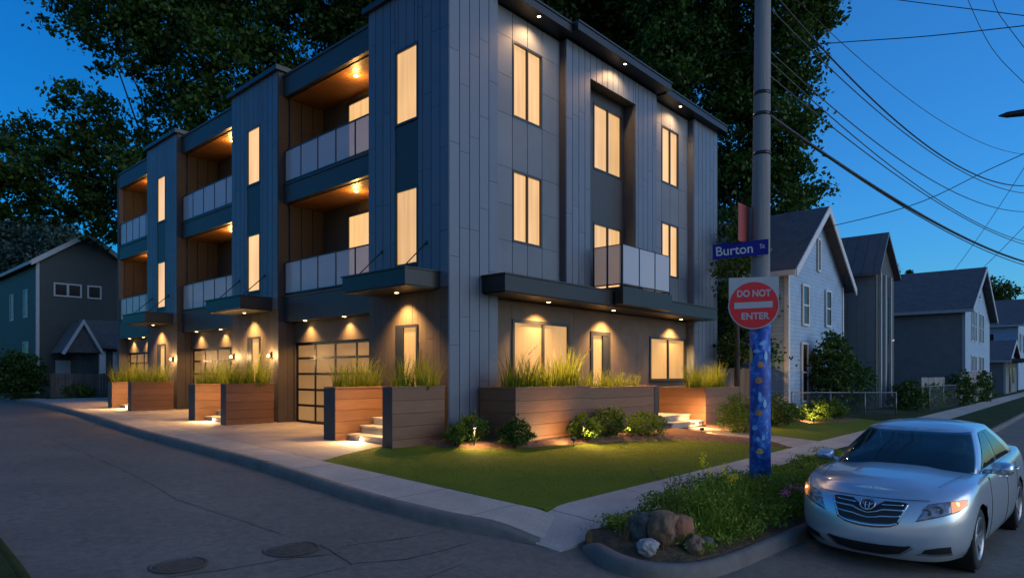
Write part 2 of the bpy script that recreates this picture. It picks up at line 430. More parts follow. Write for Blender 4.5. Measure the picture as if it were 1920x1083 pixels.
# cracks and seams in the asphalt
def ribbon(mb, pts, w, dz=.004):
    pts = [Vector((p[0], p[1])) for p in pts]
    fine = []
    for a, b in zip(pts, pts[1:]):
        n = max(2, int((b - a).length / .12))
        for k in range(n):
            p = a.lerp(b, k / n)
            j = .022 * noise.noise(Vector((p.x * 5, p.y * 5, 1)))
            fine.append(Vector((p.x + j, p.y + j)))
    fine.append(pts[-1])
    vs = []; fs = []
    for i, p in enumerate(fine):
        d = (fine[min(i+1, len(fine)-1)] - fine[max(i-1, 0)]).normalized()
        nn = Vector((-d.y, d.x)) * w * (.35 + .65 * abs(noise.noise(Vector((p.x * 3, p.y * 3, 8))) + .4))
        for q in (p - nn, p + nn):
            vs.append((q.x, q.y, zr(q.y) + dz))
    for i in range(len(fine) - 1):
        fs.append((2*i, 2*i+1, 2*i+3, 2*i+2))
    mb.add(vs, fs)
mb = MB()
for pts, w in CRACKS:
    ribbon(mb, pts, w)
tag(mb.build('road_cracks', M['crack']), kind='structure')
def manhole(x, y, r, ry_, lab):
    root = empty('manhole_cover', (x, y, zr(y)), 0, lab, 'manhole cover', 'iron covers in the street')
    mb = MB(); n = 28
    mb.lathe([(0, .008), (r * .84, .008), (r * .86, .004)], (0, 0, 0), 'z', n)
    for k in range(-4, 5):
        L_ = math.sqrt(max(.01, (r * .8) ** 2 - (k * r * .18) ** 2))
        mb.box(-L_, L_, k * r * .18 - .012, k * r * .18 + .012, .0085, .013)
    mb.build('cover', M['iron'], root)
    mb = MB(); mb.lathe([(r * .87, .002), (r * .88, .010), (r, .010), (r * 1.03, .002)], (0, 0, 0), 'z', n)
    mb.build('rim', M['iron'], root)
manhole(3.71, 6.62, .30, 0, 'round rusty iron cover in the street nearer the pavement kerb')
manhole(2.62, 6.85, .27, 0, 'round rusty iron cover in the street farther from the kerb, towards the left')
# ------------------------------------------------------------------ the apartment building
M['clad'] = mat('standing_seam_metal', (.100, .125, .165), rough=.5, metal=.15, var=.10, vscale=1.6, island=.06, rvar=.08)
M['panel'] = mat('cement_panel', (.118, .138, .168), rough=.62, var=.10, vscale=1.2, island=.07)
M['core'] = mat('dark_wall', (.055, .058, .066), rough=.7, var=.12, vscale=3, bump=.15, bscale=70)
M['fascia'] = mat('dark_fascia', (.023, .026, .031), rough=.5, var=.10, vscale=2)
M['base'] = lap_mat('brown_brick', (.085, .066, .052), .075, .25, 'Z', .14, .7, .72)
M['boards'] = mat('brown_boards', (.062, .049, .039), rough=.65, var=.14, vscale=2.2, island=.12)
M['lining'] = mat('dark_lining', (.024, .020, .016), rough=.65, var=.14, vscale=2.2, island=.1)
M['soffit'] = mat('timber_soffit', (.20, .088, .024), rough=.5, var=.25, vscale=3, stretch=(1, 12, 1))
M['frame'] = mat('black_frame', (.010, .011, .013), rough=.4)
M['canopy'] = mat('canopy_metal', (.007, .008, .010), rough=.45, var=.1, vscale=3)
M['pane'] = lit_pane('lit_pane', (1.0, .575, .235), .25)
M['pane2'] = lit_pane('lit_pane_ground', (1.0, .51, .155), .19)
M['gpane'] = lit_pane('garage_pane', (1.0, .50, .16), .070, fold=1.2, amp=.3)
M['gpane'].node_tree.nodes['Principled BSDF'].inputs['Roughness'].default_value = .5
M['lens'] = mat('lamp_lens', (.8, .7, .5), emit=(1.0, .66, .28), estr=5)
M['metal'] = mat('railing_metal', (.03, .032, .036), rough=.35, metal=.6)
def glass_panel_mat():
    m = mat('frosted_glass', (.55, .54, .58), rough=.18, spec=.5)
    nt = m.node_tree; N = nt.nodes; L = nt.links
    t = N.new('ShaderNodeBsdfTransparent'); t.inputs['Color'].default_value = (.92, .93, .95, 1)
    mx = N.new('ShaderNodeMixShader'); mx.inputs['Fac'].default_value = .64
    L.new(t.outputs[0], mx.inputs[1]); L.new(N['Principled BSDF'].outputs[0], mx.inputs[2])
    L.new(mx.outputs[0], N['Material Output'].inputs['Surface'])
    return m
M['frost'] = glass_panel_mat()

apt = empty('apartment_building', (9.7, 10.59, .6), 0,
            'three storey dark metal clad apartment block with lit windows and three garages', 'apartment building')
AP = Vector(apt.location)
def part(mb, name, m, parent=apt, bevel=0, **k):
    """parts are modelled in world coordinates; shift them into their parent's frame"""
    org = AP
    mb.v = [(p[0] - org.x, p[1] - org.y, p[2] - org.z) for p in mb.v]
    return mb.build(name, m, parent, bevel, **k)

def clad(mb, plane, c, u0, u1, v0, v1, holes=(), colw=.31, joints=(1.6, 3.2), gap=.020, t=.05, back=None, edges=None):
    n = max(1, round((u1 - u0) / colw))
    us = edges or [u0 + (u1 - u0) * i / n for i in range(n + 1)]
    us = list(us)
    for h in holes:
        for e in h[:2]:
            if u0 < e < u1:
                us = [q for q in us if abs(q - e) > .11 or q in (u0, u1)] + [e]
    us = sorted(set(us))
    for a, b in zip(us, us[1:]):
        segs = [(v0, v1)]
        for h in holes:
            if h[0] < b - .01 and h[1] > a + .01:
                ns = []
                for (p, q) in segs:
                    if h[3] <= p or h[2] >= q: ns.append((p, q)); continue
                    if h[2] > p + .02: ns.append((p, h[2]))
                    if h[3] < q - .02: ns.append((h[3], q))
                segs = ns
        for (p, q) in segs:
            cuts = [p]
            if isinstance(joints, tuple):
                z = p + rng.uniform(.3, joints[1])
                while z < q - .35:
                    cuts.append(z); z += rng.uniform(*joints)
            else:
                cuts += [z for z in joints if p + .1 < z < q - .1]
            cuts.append(q)
            for z0, z1 in zip(cuts, cuts[1:]):
                mb.fbox(plane, c, a + gap / 2, b - gap / 2, z0 + (.004 if z0 > v0 else 0), z1 - (.004 if z1 < v1 else 0), 0, t)

def glazed(name, plane, c, u0, u1, v0, v1, verts=(), hors=(), pm='pane', fw=.055, depth=.13, proud=.012, extra=None):
    """window, door or garage door: frame mesh with its glazing as a sub-part"""
    mb = MB()
    mb.fbox(plane, c, u0, u0 + fw, v0, v1, proud, depth)
    mb.fbox(plane, c, u1 - fw, u1, v0, v1, proud, depth)
    mb.fbox(plane, c, u0 + fw, u1 - fw, v1 - fw, v1, proud, depth)
    mb.fbox(plane, c, u0 + fw, u1 - fw, v0, v0 + fw, proud, depth)
    for q in verts: mb.fbox(plane, c, q - fw * .42, q + fw * .42, v0 + fw, v1 - fw, proud - .006, depth - .01)
    for q in hors:
        es = [u0 + fw] + sorted(verts) + [u1 - fw]
        for a, b in zip(es, es[1:]):
            mb.fbox(plane, c, a + (fw * .42 if a in verts else 0), b - (fw * .42 if b in verts else 0), q - fw * .4, q + fw * .4, proud - .008, depth - .012)
    o = part(mb, name, M['frame'])
    mb = MB()
    rec = min(.055, depth - .022)
    mb.fbox(plane, c, u0 + fw * .7, u1 - fw * .7, v0 + fw * .7, v1 - fw * .7, -rec, rec + .012)
    p = part(mb, 'pane', M[pm], o)
    return o

lights = []
def spot(loc, power, ang=95, blend=1.0, size=.05, aim=(0, 0, -1), colr=(1, .52, .16)):
    l = bpy.data.lights.new('lamp', 'SPOT'); l.energy = power * LAMP; l.spot_size = R(ang); l.spot_blend = blend
    l.shadow_soft_size = size; l.color = colr
    o = bpy.data.objects.new('lamp', l); col.objects.link(o); o.location = loc
    o.rotation_euler = Vector(aim).to_track_quat('-Z', 'Y').to_euler()
    lights.append(o); return o
def downlight(x, y, z, power, ang=100, aim=(0, 0, -1), r=.075, **k):
    """recessed can under a soffit at height z"""
    mb = MB(); mb.lathe([(r * .72, -.012), (r, -.014), (r * 1.06, -.004), (r * 1.06, .0)], (x, y, z), 'z', 18)
    o = part(mb, 'downlight', M['canopy'])
    mb = MB(); mb.lathe([(0, -.020), (r * .4, -.018), (r * .72, -.008)], (x, y, z), 'z', 18)
    part(mb, 'lens', M['lens'], o)
    spot((x, y, z - .05), power, ang, aim=aim, **k)

def ceiling_lamp(x, y, z, power):
    mb = MB(); mb.lathe([(.075, 0), (.075, -.012), (.066, -.016)], (x, y, z), 'z', 20)
    o = part(mb, 'ceiling_lamp', M['canopy'])
    mb = MB(); mb.lathe([(.064, -.013), (.056, -.028), (.03, -.038), (0, -.041)], (x, y, z), 'z', 20)
    part(mb, 'lens', M['lens'], o)
    l = bpy.data.lights.new('lamp', 'POINT'); l.energy = power * LAMP * .05; l.color = (1, .50, .13); l.shadow_soft_size = .06
    lo = bpy.data.objects.new('lamp', l); col.objects.link(lo); lo.location = (x, y, z - .18)
    spot((x, y, z - .10), power * .30, 120, 1, .06, (.6, -.5, -1))

XF, YF = 9.70, 10.59                   # the two street fronts
MOD = 7.48                             # one dwelling
PW = 2.96                              # width of a metal clad pier
ZB, ZT = .45, 11.12                    # foot and head of the walls
XB = 11.25                             # back wall of the balconies
YE = YF + 2 * MOD + PW + 4.1           # far end of the left front
XE = 23.2                              # far end of the right front
S2, S3 = (3.74, 4.50), (7.24, 7.82)    # balcony slabs
XS = 9.88                              # slab fascias and garage heads

# ---- structure behind the cladding
mb = MB()
mb.box(XB, 23.0, 11.1, YE, ZB, 10.95)
for k in range(3):
    y0 = YF + k * MOD
    if k == 0: mb.box(XF + .06, XB - .002, YF + .06, y0 + PW, ZB, ZT)
    else: mb.box(XF + .06, XB - .002, y0 + .01, y0 + PW, ZB, ZT)
    y2 = y0 + MOD if k < 2 else YE - .25
    mb.box(10.32, XB - .004, y0 + PW + .002, y2 + .008, ZB, S2[0] - .002)
mb.box(XF + .17, XB - .002, YE - .24, YE - .002, ZB, ZT - .2)
mb.box(XB + .002, 11.24, YF + .07, 11.098, ZB, ZT)
# right front: corner pier, middle pier, end pier, wall panels behind
mb.box(13.98, 15.04, YF + .06, 11.09, 4.3, ZT); mb.box(17.44, 18.68, YF + .06, 11.09, 4.3, ZT)
mb.box(15.042, 17.438, YF + .06, 11.088, 10.45, ZT - .004)
mb.box(21.36, 23.16, YF + .06, 11.096, ZB, ZT)
mb.box(XB - .05, 13.978, 10.92, 11.094, ZB + .004, ZT - .01); mb.box(18.682, 21.358, 10.92, 11.094, ZB + .004, ZT - .012)
mb.box(13.98, 18.68, 10.925, 11.092, ZB + .006, 4.29)
part(mb, 'wall', M['core'])

# ---- metal clad piers of the left front, with their window columns
HW = []
for k in range(3):
    y0 = YF + k * MOD
    ya, yb = y0 + 1.05, y0 + 1.90                       # window column
    d0, d1 = y0 + 1.06, y0 + 1.88                       # door
    w2 = (4.72, 6.54); w3 = (8.06, 9.84)
    mb = MB()
    clad(mb, 'x', XF, y0, y0 + PW, 4.12, ZT + .02, [(ya, yb, 4.60, w3[1])], colw=.295)
    part(mb, 'metal_cladding', M['clad'])
    if k:   # near cheek of the pier, beside the neighbour's balcony
        mb = MB(); clad(mb, 'y', y0 - .04, XF + .004, XF + .32, 3.74, ZT + .02, colw=.32, t=.048)
        part(mb, 'side_cladding', M['lining'])
    mb = MB()
    clad(mb, 'x', XF + .012, y0 + (.05 if k == 0 else -.036), y0 + PW, ZB + .1, 4.116, [(d0, d1, .8, 3.34)], colw=.24, joints=(5, 9), gap=.008, t=.045)
    if k: clad(mb, 'y', y0 - .04, XF + .012, 10.31, ZB + .1, 3.736, colw=.24, joints=(5, 9), gap=.008, t=.048)
    part(mb, 'timber_cladding', M['boards'])
    for (a, b) in (w2, w3): glazed('window', 'x', XF + .004, ya, yb, a, b, depth=.055)
    for (p_, q_) in ((w2[1] + .004, w3[0] - .004), (4.602, w2[0] - .004)):
        mb = MB(); mb.fbox('x', XF, ya, yb, p_, q_, -.022, .058); part(mb, 'spandrel_panel', M['fascia'])
    o = glazed('door', 'x', XF + .012, d0, d1, .82, 3.34, pm='pane2', fw=.065, depth=.046, proud=.02)
    mb = MB(); mb.box(XF - .004, XF + .03, d1 - .29, d1 - .067, .89, 3.272); part(mb, 'leaf_or_dark_reveal', M['frame'], o)  # flat dark panel standing in for the shade of a deep door reveal
    mb = MB(); mb.tube([(XF - .035, d0 + .09, 1.7), (XF - .035, d0 + .09, 2.1)], .012, 8); mb.box(XF - .035, XF - .01, d0 + .08, d0 + .10, 1.74, 1.76); mb.box(XF - .035, XF - .01, d0 + .08, d0 + .10, 2.04, 2.06)
    part(mb, 'handle', M['metal'], o)
    # canopy on tie rods
    mb = MB(); c0, c1 = y0 + .30, y0 + 2.62
    mb.box(8.72, XF - .003, c0, c1, 4.10, 4.44); mb.box(8.69, XF - .003, c0 - .03, c1 + .03, 4.442, 4.47); mb.box(8.76, XF - .004, c0 + .04, c1 - .04, 4.07, 4.098)
    can = part(mb, 'canopy', M['canopy'])
    for yy in (c0 + .45, c1 - .22):
        mb = MB(); mb.tube([(8.95, yy, 4.46), (XF - .01, yy, 5.16)], .014, 8); mb.lathe([(0, -.012), (.045, -.012), (.045, .01)], (XF - .012, yy, 5.16), 'x', 12)
        mb.box(8.92, 8.98, yy - .03, yy + .03, 4.468, 4.50)
        part(mb, 'tie_rod', M['metal'], can)
    downlight(9.40, y0 + 1.45, 4.07, 36, 112)
    # ---- balcony bay and garage
    ya, yb = y0 + PW, (y0 + MOD if k < 2 else YE - .25)
    yb2 = yb - .045 if k < 2 else yb
    for n_, (zz, zt_) in enumerate((S2, S3)):
        mb = MB()
        mb.box(XS, XB - .006, ya + .003, yb2, zz, zt_ - .06); mb.box(XS - .03, XB - .006, ya + .003, yb2, zt_ - .058, zt_)
        bal = part(mb, 'balcony', M['fascia'])
        # railing: top and bottom rails, posts, frosted panels
        mb = MB(); xr = XS + .05; top = zt_ + 1.0
        mb.box(xr - .025, xr + .025, ya + .006, yb2 - .003, top - .03, top)
        mb.box(xr - .02, xr + .02, ya + .006, yb2 - .003, zt_ + .05, zt_ + .085)
        npn = 5; pw = (yb2 - ya) / npn
        for i in range(npn + 1):
            yy = min(max(ya + i * pw, ya + .03), yb2 - .03)
            mb.box(xr - .018, xr + .018, yy - .013, yy + .013, zt_ + .001, top - .031)
        rl = part(mb, 'balustrade', M['metal'], bal)
        mb = MB()
        for i in range(npn): mb.box(xr - .008, xr + .008, ya + i * pw + .035, ya + (i + 1) * pw - .035, zt_ + .088, top - .034)
        part(mb, 'glass_panel', M['frost'], bal)
        # ceiling boards of the bay
        zc = (S3[0] if n_ == 0 else 10.40)
        mb = MB(); nb = 11
        for i in range(nb):
            xa = XS + .16 + (XB - XS - .18) * i / nb; mb.box(xa, xa + (XB - XS - .18) / nb - .008, ya + .006, yb2 - .006, zc - .022, zc - .003)
        part(mb, 'soffit', M['soffit'])
        # lining of back and side walls
        mb = MB()
        dz0, dz1 = zt_ + .02, zt_ + 2.42
        clad(mb, 'x', XB - .04, ya + .004, yb2 - .004, zt_ + .002, zc - .026, [(ya + .55, ya + 3.15, zt_ + .002, dz1)], colw=.62, joints=(9, 12), t=.034)
        clad(mb, 'y', yb2 - .03, XS + .18, XB - .045, zt_ + .002, zc - .026, colw=.42, joints=(9, 12), t=.028)
        part(mb, 'balcony_lining', M['lining'])
        glazed('sliding_door', 'x', XB - .04, ya + .55, ya + 3.15, dz0, dz1, verts=(ya + 1.85,), fw=.075, depth=.035, proud=.03)
        ceiling_lamp(10.45, ya + 1.62, zc - .024, 26)
    # fascia beam and parapet over the bay
    mb = MB(); mb.box(XS, XB - .008, ya + .003, yb2, 10.40, 10.98)
    mb.box(XS - .03, XB + .05, ya + .003, yb2, 10.982, 11.05)
    part(mb, 'fascia', M['fascia'])
    # garage door in its recess
    g0, g1 = ya + .30, yb - .10
    mb = MB()
    mb.box(10.2, 10.318, ya + .004, g0 - .002, ZB, S2[0] - .004); mb.box(10.2, 10.318, g1 + .002, yb2 - .004, ZB, S2[0] - .004)
    mb.box(10.2, 10.318, g0 - .002, g1 + .002, 3.12, S2[0] - .004)
    part(mb, 'garage_surround', M['boards'])
    nv = 4; verts = [g0 + (g1 - g0) * i / nv for i in range(1, nv)]; hz = [.80 + (3.12 - .80) * i / 5 for i in range(1, 5)]
    glazed('garage_door', 'x', 10.26, g0, g1, .74, 3.118, verts=verts, hors=hz, pm='gpane', fw=.085, depth=.05, proud=.0)
    for yy in (g0 + (g1 - g0) * .30, g0 + (g1 - g0) * .78): downlight(10.02, yy, S2[0] - .001, 10, 118, r=.085)
# wall lamps beside the doors of the two farther dwellings
for (xx, yy) in ((XF, YF + MOD + .35), (XF, YF + 2 * MOD + .30), (XF, YF + MOD + PW - .15)):
    mb = MB(); mb.box(xx - .06, xx + .004, yy - .035, yy + .035, 2.66, 2.82)
    o = part(mb, 'wall_lamp', M['canopy'])
    mb = MB(); mb.lathe([(0, -.045), (.028, -.032), (.033, 0), (.028, .032), (0, .045)], (xx - .092, yy, 2.74), 'z', 14)
    part(mb, 'lamp_globe', M['lens'], o)
    l = bpy.data.lights.new('lamp', 'POINT'); l.energy = 14; l.color = (1, .6, .24); l.shadow_soft_size = .05
    lo = bpy.data.objects.new('lamp', l); col.objects.link(lo); lo.location = (xx - .20, yy, 2.74)

# pier caps and roof edges of the left front
for k in range(3):
    y0 = YF + k * MOD
    mb = MB(); mb.box(XF - .10, XB + .3, y0 - (.12 if k else .06), y0 + PW + .14, ZT + .022, ZT + .16)
    part(mb, 'parapet_cap', M['canopy'])

# ---- right front
# corner pier
mb = MB()
clad(mb, 'y', YF, XF + .004, 11.27, ZB, ZT + .02, colw=.315, joints=(1.5, 2.6), t=.055)
clad(mb, 'x', XF + .002, YF + .002, YF + .052, ZB, 4.116, colw=.2, joints=(9, 12))
part(mb, 'metal_cladding', M['clad'])
mb = MB()
clad(mb, 'y', YF, 13.93, 18.72, 4.30, ZT + .02, [(15.04, 17.44, 4.0, 10.45)], colw=.285, joints=(1.7, 3.4), t=.055)
part(mb, 'metal_cladding', M['clad'])
mb = MB()
clad(mb, 'y', YF, 21.33, XE, ZB, ZT + .02, colw=.31, joints=(1.7, 3.4), t=.055)
clad(mb, 'x', 21.30, YF + .004, 10.915, ZB, ZT, colw=.33, joints=(3, 5), t=.028)
part(mb, 'metal_cladding', M['clad'])
# side of the end pier and far gable (seen only from the right)
mb = MB(); clad(mb, 'y', YE + .02, XF + .2, 22.9, ZB, 10.9, colw=1.2, joints=(3, 4), t=.018)
part(mb, 'rear_cladding', M['panel'])
# cheeks of the middle pier and of its recess
mb = MB()
mb.box(13.93, 13.975, YF + .058, 10.915, 4.3, ZT); mb.box(18.685, 18.72, YF + .058, 10.915, 4.3, ZT)
mb.box(15.042, 15.06, YF + .058, 10.989, 4.3, 10.448); mb.box(17.418, 17.437, YF + .058, 10.989, 4.3, 10.448)
part(mb, 'pier_cheek', M['core'])
# panel walls either side
ZJ = [5.46, 6.35, 7.26, 8.56, 9.5, 10.46]
for (u0, u1, win, edges) in ((11.275, 13.925, (12.02, 13.18), [11.275, 12.02, 12.6, 13.18, 13.925]), (18.725, 21.295, (19.42, 20.60), [18.725, 19.42, 20.0, 20.60, 21.295])):
    wz = ((5.46, 7.26), (8.56, 10.46))
    mb = MB()
    clad(mb, 'y', 10.81, u0, u1, 4.3, ZT, [(win[0], win[1], a, b) for a, b in wz], colw=.66, joints=ZJ, edges=edges, t=.10, gap=.020)
    part(mb, 'wall_panel', M['panel'])
    for a, b in wz: glazed('window', 'y', 10.81, win[0], win[1], a, b, verts=((win[0] + win[1]) / 2,), depth=.105)
# recess with its windows
mb = MB()
for (u0, u1, v0, v1) in ((15.042, 15.74, 4.3, 10.448), (17.28, 17.438, 4.3, 10.448), (15.742, 17.278, 6.63, 8.17), (15.742, 17.278, 10.13, 10.448)):
    mb.box(u0, u1, 10.99, 11.086, v0, v1)
part(mb, 'recess_panel', M['fascia'])
glazed('window', 'y', 10.985, 15.744, 17.276, 8.172, 10.128, verts=(16.51,), depth=.09)
glazed('balcony_door', 'y', 10.985, 15.744, 17.276, 4.52, 6.628, verts=(16.51,), depth=.09)
# ground floor wall and openings
mb = MB()
clad(mb, 'y', 10.86, 11.275, 21.297, ZB, 4.0, [(12.05, 14.42, 1.9, 3.56), (15.42, 16.42, .5, 3.42), (18.72, 21.2, 1.9, 3.42)], colw=3.3, joints=(9, 12), t=.055, gap=.006)
part(mb, 'brick_wall', M['base'])
glazed('window', 'y', 10.86, 12.05, 14.42, 1.95, 3.56, verts=(13.28,), pm='pane2', fw=.085, depth=.055, proud=.03)
glazed('window', 'y', 10.86, 18.72, 21.2, 1.95, 3.42, verts=(19.96,), pm='pane2', fw=.085, depth=.055, proud=.03)
o = glazed('door', 'y', 10.86, 15.42, 16.42, .78, 3.42, verts=(16.08,), pm='pane2', fw=.11, depth=.055, proud=.03)
mb = MB(); mb.box(16.10, 16.33, 10.845, 10.90, .9, 3.30); part(mb, 'leaf_or_dark_reveal', M['frame'], o)
mb = MB(); mb.tube([(16.14, 10.80, 1.5), (16.14, 10.80, 2.1)], .014, 8); mb.box(16.13, 16.15, 10.80, 10.846, 1.55, 1.57); mb.box(16.13, 16.15, 10.80, 10.846, 2.03, 2.05)
part(mb, 'handle', M['metal'], o)
# canopy slab along the right front, with the balcony in the middle
mb = MB()
mb.box(10.72, 21.55, 9.86, YF - .004, 4.06, 4.42); mb.box(10.69, 21.58, 9.83, YF - .004, 4.422, 4.46); mb.box(10.78, 21.5, 9.92, YF - .006, 4.03, 4.058)
mb.box(11.28, 21.29, YF - .004, 10.855, 4.03, 4.29)
part(mb, 'canopy', M['canopy'])
mb = MB()
mb.box(15.10, 17.82, 9.56, 9.826, 4.08, 4.56); mb.box(15.10, 17.82, 9.826, 10.98, 4.464, 4.56)
bal = part(mb, 'balcony', M['canopy'])
mb = MB(); zt_ = 4.56; top = 5.72
def rail_run(p0, p1, n):
    a = Vector(p0); b = Vector(p1); dx = abs(b.x - a.x) > .1
    def bx(q0, q1, hw, z0, z1):
        if dx: mb.box(q0.x, q1.x, a.y - hw, a.y + hw, z0, z1)
        else: mb.box(a.x - hw, a.x + hw, q0.y, q1.y, z0, z1)
    bx(a, b, .02, zt_ + .06, zt_ + .09); bx(a, b, .016, top - .02, top)
    for i in range(n + 1):
        q = a.lerp(b, i / n); mb.box(q.x - .015, q.x + .015, q.y - .015, q.y + .015, zt_ + .001, top - .021)
rail_run((15.16, 9.62, 0), (17.76, 9.62, 0), 3); rail_run((15.16, 9.64, 0), (15.16, 10.56, 0), 2); rail_run((17.76, 9.64, 0), (17.76, 10.56, 0), 2)
part(mb, 'balustrade', M['metal'], bal)
mb = MB()
for i in range(3): mb.box(15.19 + i * .8667, 15.16 + (i + 1) * .8667 - .03, 9.612, 9.628, zt_ + .093, top - .024)
for xx in (15.16, 17.76):
    for i in range(2): mb.box(xx - .008, xx + .008, 9.67 + i * .455, 9.64 + (i + 1) * .455 - .02, zt_ + .093, top - .024)
part(mb, 'glass_panel', M['frost'], bal)
# roof edges, stepping forward over the middle pier
mb = MB()
for (a, b, yf, z) in ((11.05, 13.82, 10.30, 11.15), (13.824, 18.83, 10.12, 11.19), (18.834, 23.42, 10.30, 11.15)):
    mb.box(a, b, yf, 11.4, z, z + .20); mb.box(a - .012 if a < 12 else a, b + (.012 if b > 23 else 0), yf - .03, 11.4, z + .202, z + .25)
part(mb, 'roof_edge', M['canopy'])
mb = MB(); mb.box(XB, 23.1, 11.41, YE, 10.96, 11.06); part(mb, 'roof', M['fascia'])
for (xx, zz, yy) in ((12.62, 11.15, 10.45), (16.3, 11.19, 10.25), (20.05, 11.15, 10.45)):
    downlight(xx, yy, zz, 7.5, 150, r=.06, colr=(1, .55, .24))
for xx in (13.0, 16.0, 20.1): downlight(xx, 10.45, 4.03, 60, 120, r=.085)
# ------------------------------------------------------------------ planters, steps, grasses
M['cedar'] = mat('cedar_boards', (.185, .086, .042), rough=.6, var=.16, vscale=2.5, island=.16, stretch=(1, 1, 9), bump=.12, bscale=20)
M['trim'] = mat('planter_trim', (.035, .032, .031), rough=.6, var=.1)
M['step'] = mat('step_stone', (.36, .34, .31), rough=.8, var=.15, vscale=5, bump=.2, bscale=50)
M['grassblade'] = leaf_mat('reed_blade', (.13, .17, .018), .45, .35)
M['plume'] = leaf_mat('reed_plume', (.20, .17, .07), .3, .3)

def planter(x0, x1, y0, y1, ztop, label, front='x', trim_w=.1):
    z0 = min(zg(y0), zg(y1)) - .08
    root = empty('planter_box', (x0, y0, z0), 0, label, 'planter', 'cedar planter boxes along the building')
    O = Vector(root.location); a, b = x1 - x0, y1 - y0; h = ztop - z0
    mb = MB(); n = 5; bh = (h - .03) / n
    for i in range(n):
        za, zb = i * bh + .004, (i + 1) * bh - .004
        mb.box(0, a, 0, .03, za, zb); mb.box(0, a, b - .03, b, za, zb)
        mb.box(0, .03, .031, b - .031, za, zb); mb.box(a - .03, a, .031, b - .031, za, zb)
    mb.build('boards', M['cedar'], root)
    mb = MB(); mb.box(.034, a - .034, .034, b - .034, .01, h - .09); mb.build('soil', M['soil'], root)
    mb = MB()
    mb.box(-.012, a + .012, -.012, .055, h - .028, h); mb.box(-.012, a + .012, b - .055, b + .012, h - .028, h)
    mb.box(-.012, .055, .056, b - .056, h - .028, h); mb.box(a - .055, a + .012, .056, b - .056, h - .028, h)
    mb.build('rim', M['cedar'], root)
    if front == 'x':
        mb = MB(); mb.box(-.014, -.002, -.004, b + .004, .0, h - .03); mb.build('end_trim', M['trim'], root)
    elif front == 'end':
        mb = MB(); mb.box(a - trim_w, a + .01, -.014, -.002, .0, h - .03); mb.build('end_trim', M['trim'], root)
    return root

def blades_mesh(name, n, hmin, hmax, spread, lean, plumes=0, wid=.010, seed=1):
    rg = random.Random(seed); mb = MB()
    for i in range(n):
        a = rg.uniform(0, 6.283); r = spread * math.sqrt(rg.random())
        bx, by = r * math.cos(a), r * math.sin(a)
        h = hmin + (hmax - hmin) * rg.random() ** 1.6; le = lean * h * rg.uniform(.15, 1); az = a + rg.uniform(-.9, .9)
        w = wid * rg.uniform(.7, 1.3); px, py = -math.sin(az), math.cos(az)
        pts = []
        for s in (0, .4, .75, 1):
            q = le * s * s
            pts.append((bx + math.cos(az) * q, by + math.sin(az) * q, h * (s - .18 * s * s * (le / h))))
        vs = []; fs = []
        for s, p in enumerate(pts[:-1]):
            ww = w * (1, .85, .5)[s]
            vs += [(p[0] - px * ww, p[1] - py * ww, p[2]), (p[0] + px * ww, p[1] + py * ww, p[2])]
        vs.append(pts[-1])
        fs = [(0, 1, 3, 2), (2, 3, 5, 4), (4, 5, 6)]
        mb.add(vs, fs, 0)
        if i < plumes:
            tx, ty, tz = pts[2]; ex, ey, ez = pts[3]
            for q in range(26):
                t = rg.uniform(.1, 1.25); aa = rg.uniform(0, 6.28); rr = .016 * (1.3 - t) + .006
                c = Vector((tx + (ex - tx) * t, ty + (ey - ty) * t, tz + (ez - tz) * t))
                d = Vector((math.cos(aa) * rr, math.sin(aa) * rr, .035))
                s_ = Vector((-math.sin(aa), math.cos(aa), 0)) * .004
                mb.add([c - s_, c + s_, c + d], [(0, 1, 2)], 1)
    me_o = mb.build(name, [M['grassblade'], M['plume']], recalc=False)
    me = me_o.data; bpy.data.objects.remove(me_o); return me
GR = [blades_mesh('reed_clump', 95, .22, .98, .16, .55, p, .009, 50 + i) for i, p in enumerate((3, 6, 9, 4, 7))]
def grass_row(x0, x1, y0, y1, z, n, where, scale=1.0, tall=()):
    words = ['first', 'second', 'third', 'fourth', 'fifth', 'sixth', 'seventh', 'eighth', 'ninth', 'tenth', 'eleventh', 'twelfth']
    for i in range(n):
        t = (i + .5) / n + rng.uniform(-.1, .1) / n
        x, y = x0 + (x1 - x0) * t, y0 + (y1 - y0) * t
        o = link_mesh('reed_clump', GR[rng.randrange(5)])
        s = scale * rng.uniform(.72, .98) * (1.32 if i in tall else 1)
        o.location = (x, y, z - .092); o.rotation_euler = (0, 0, rng.uniform(0, 6.28)); o.scale = (s * 1.05, s * 1.05, s)
        tag(o, f"{'tall' if i in tall else 'low'} reed clump, {words[i]} from left, {where}", 'reed', 'reed clumps growing in the planters')

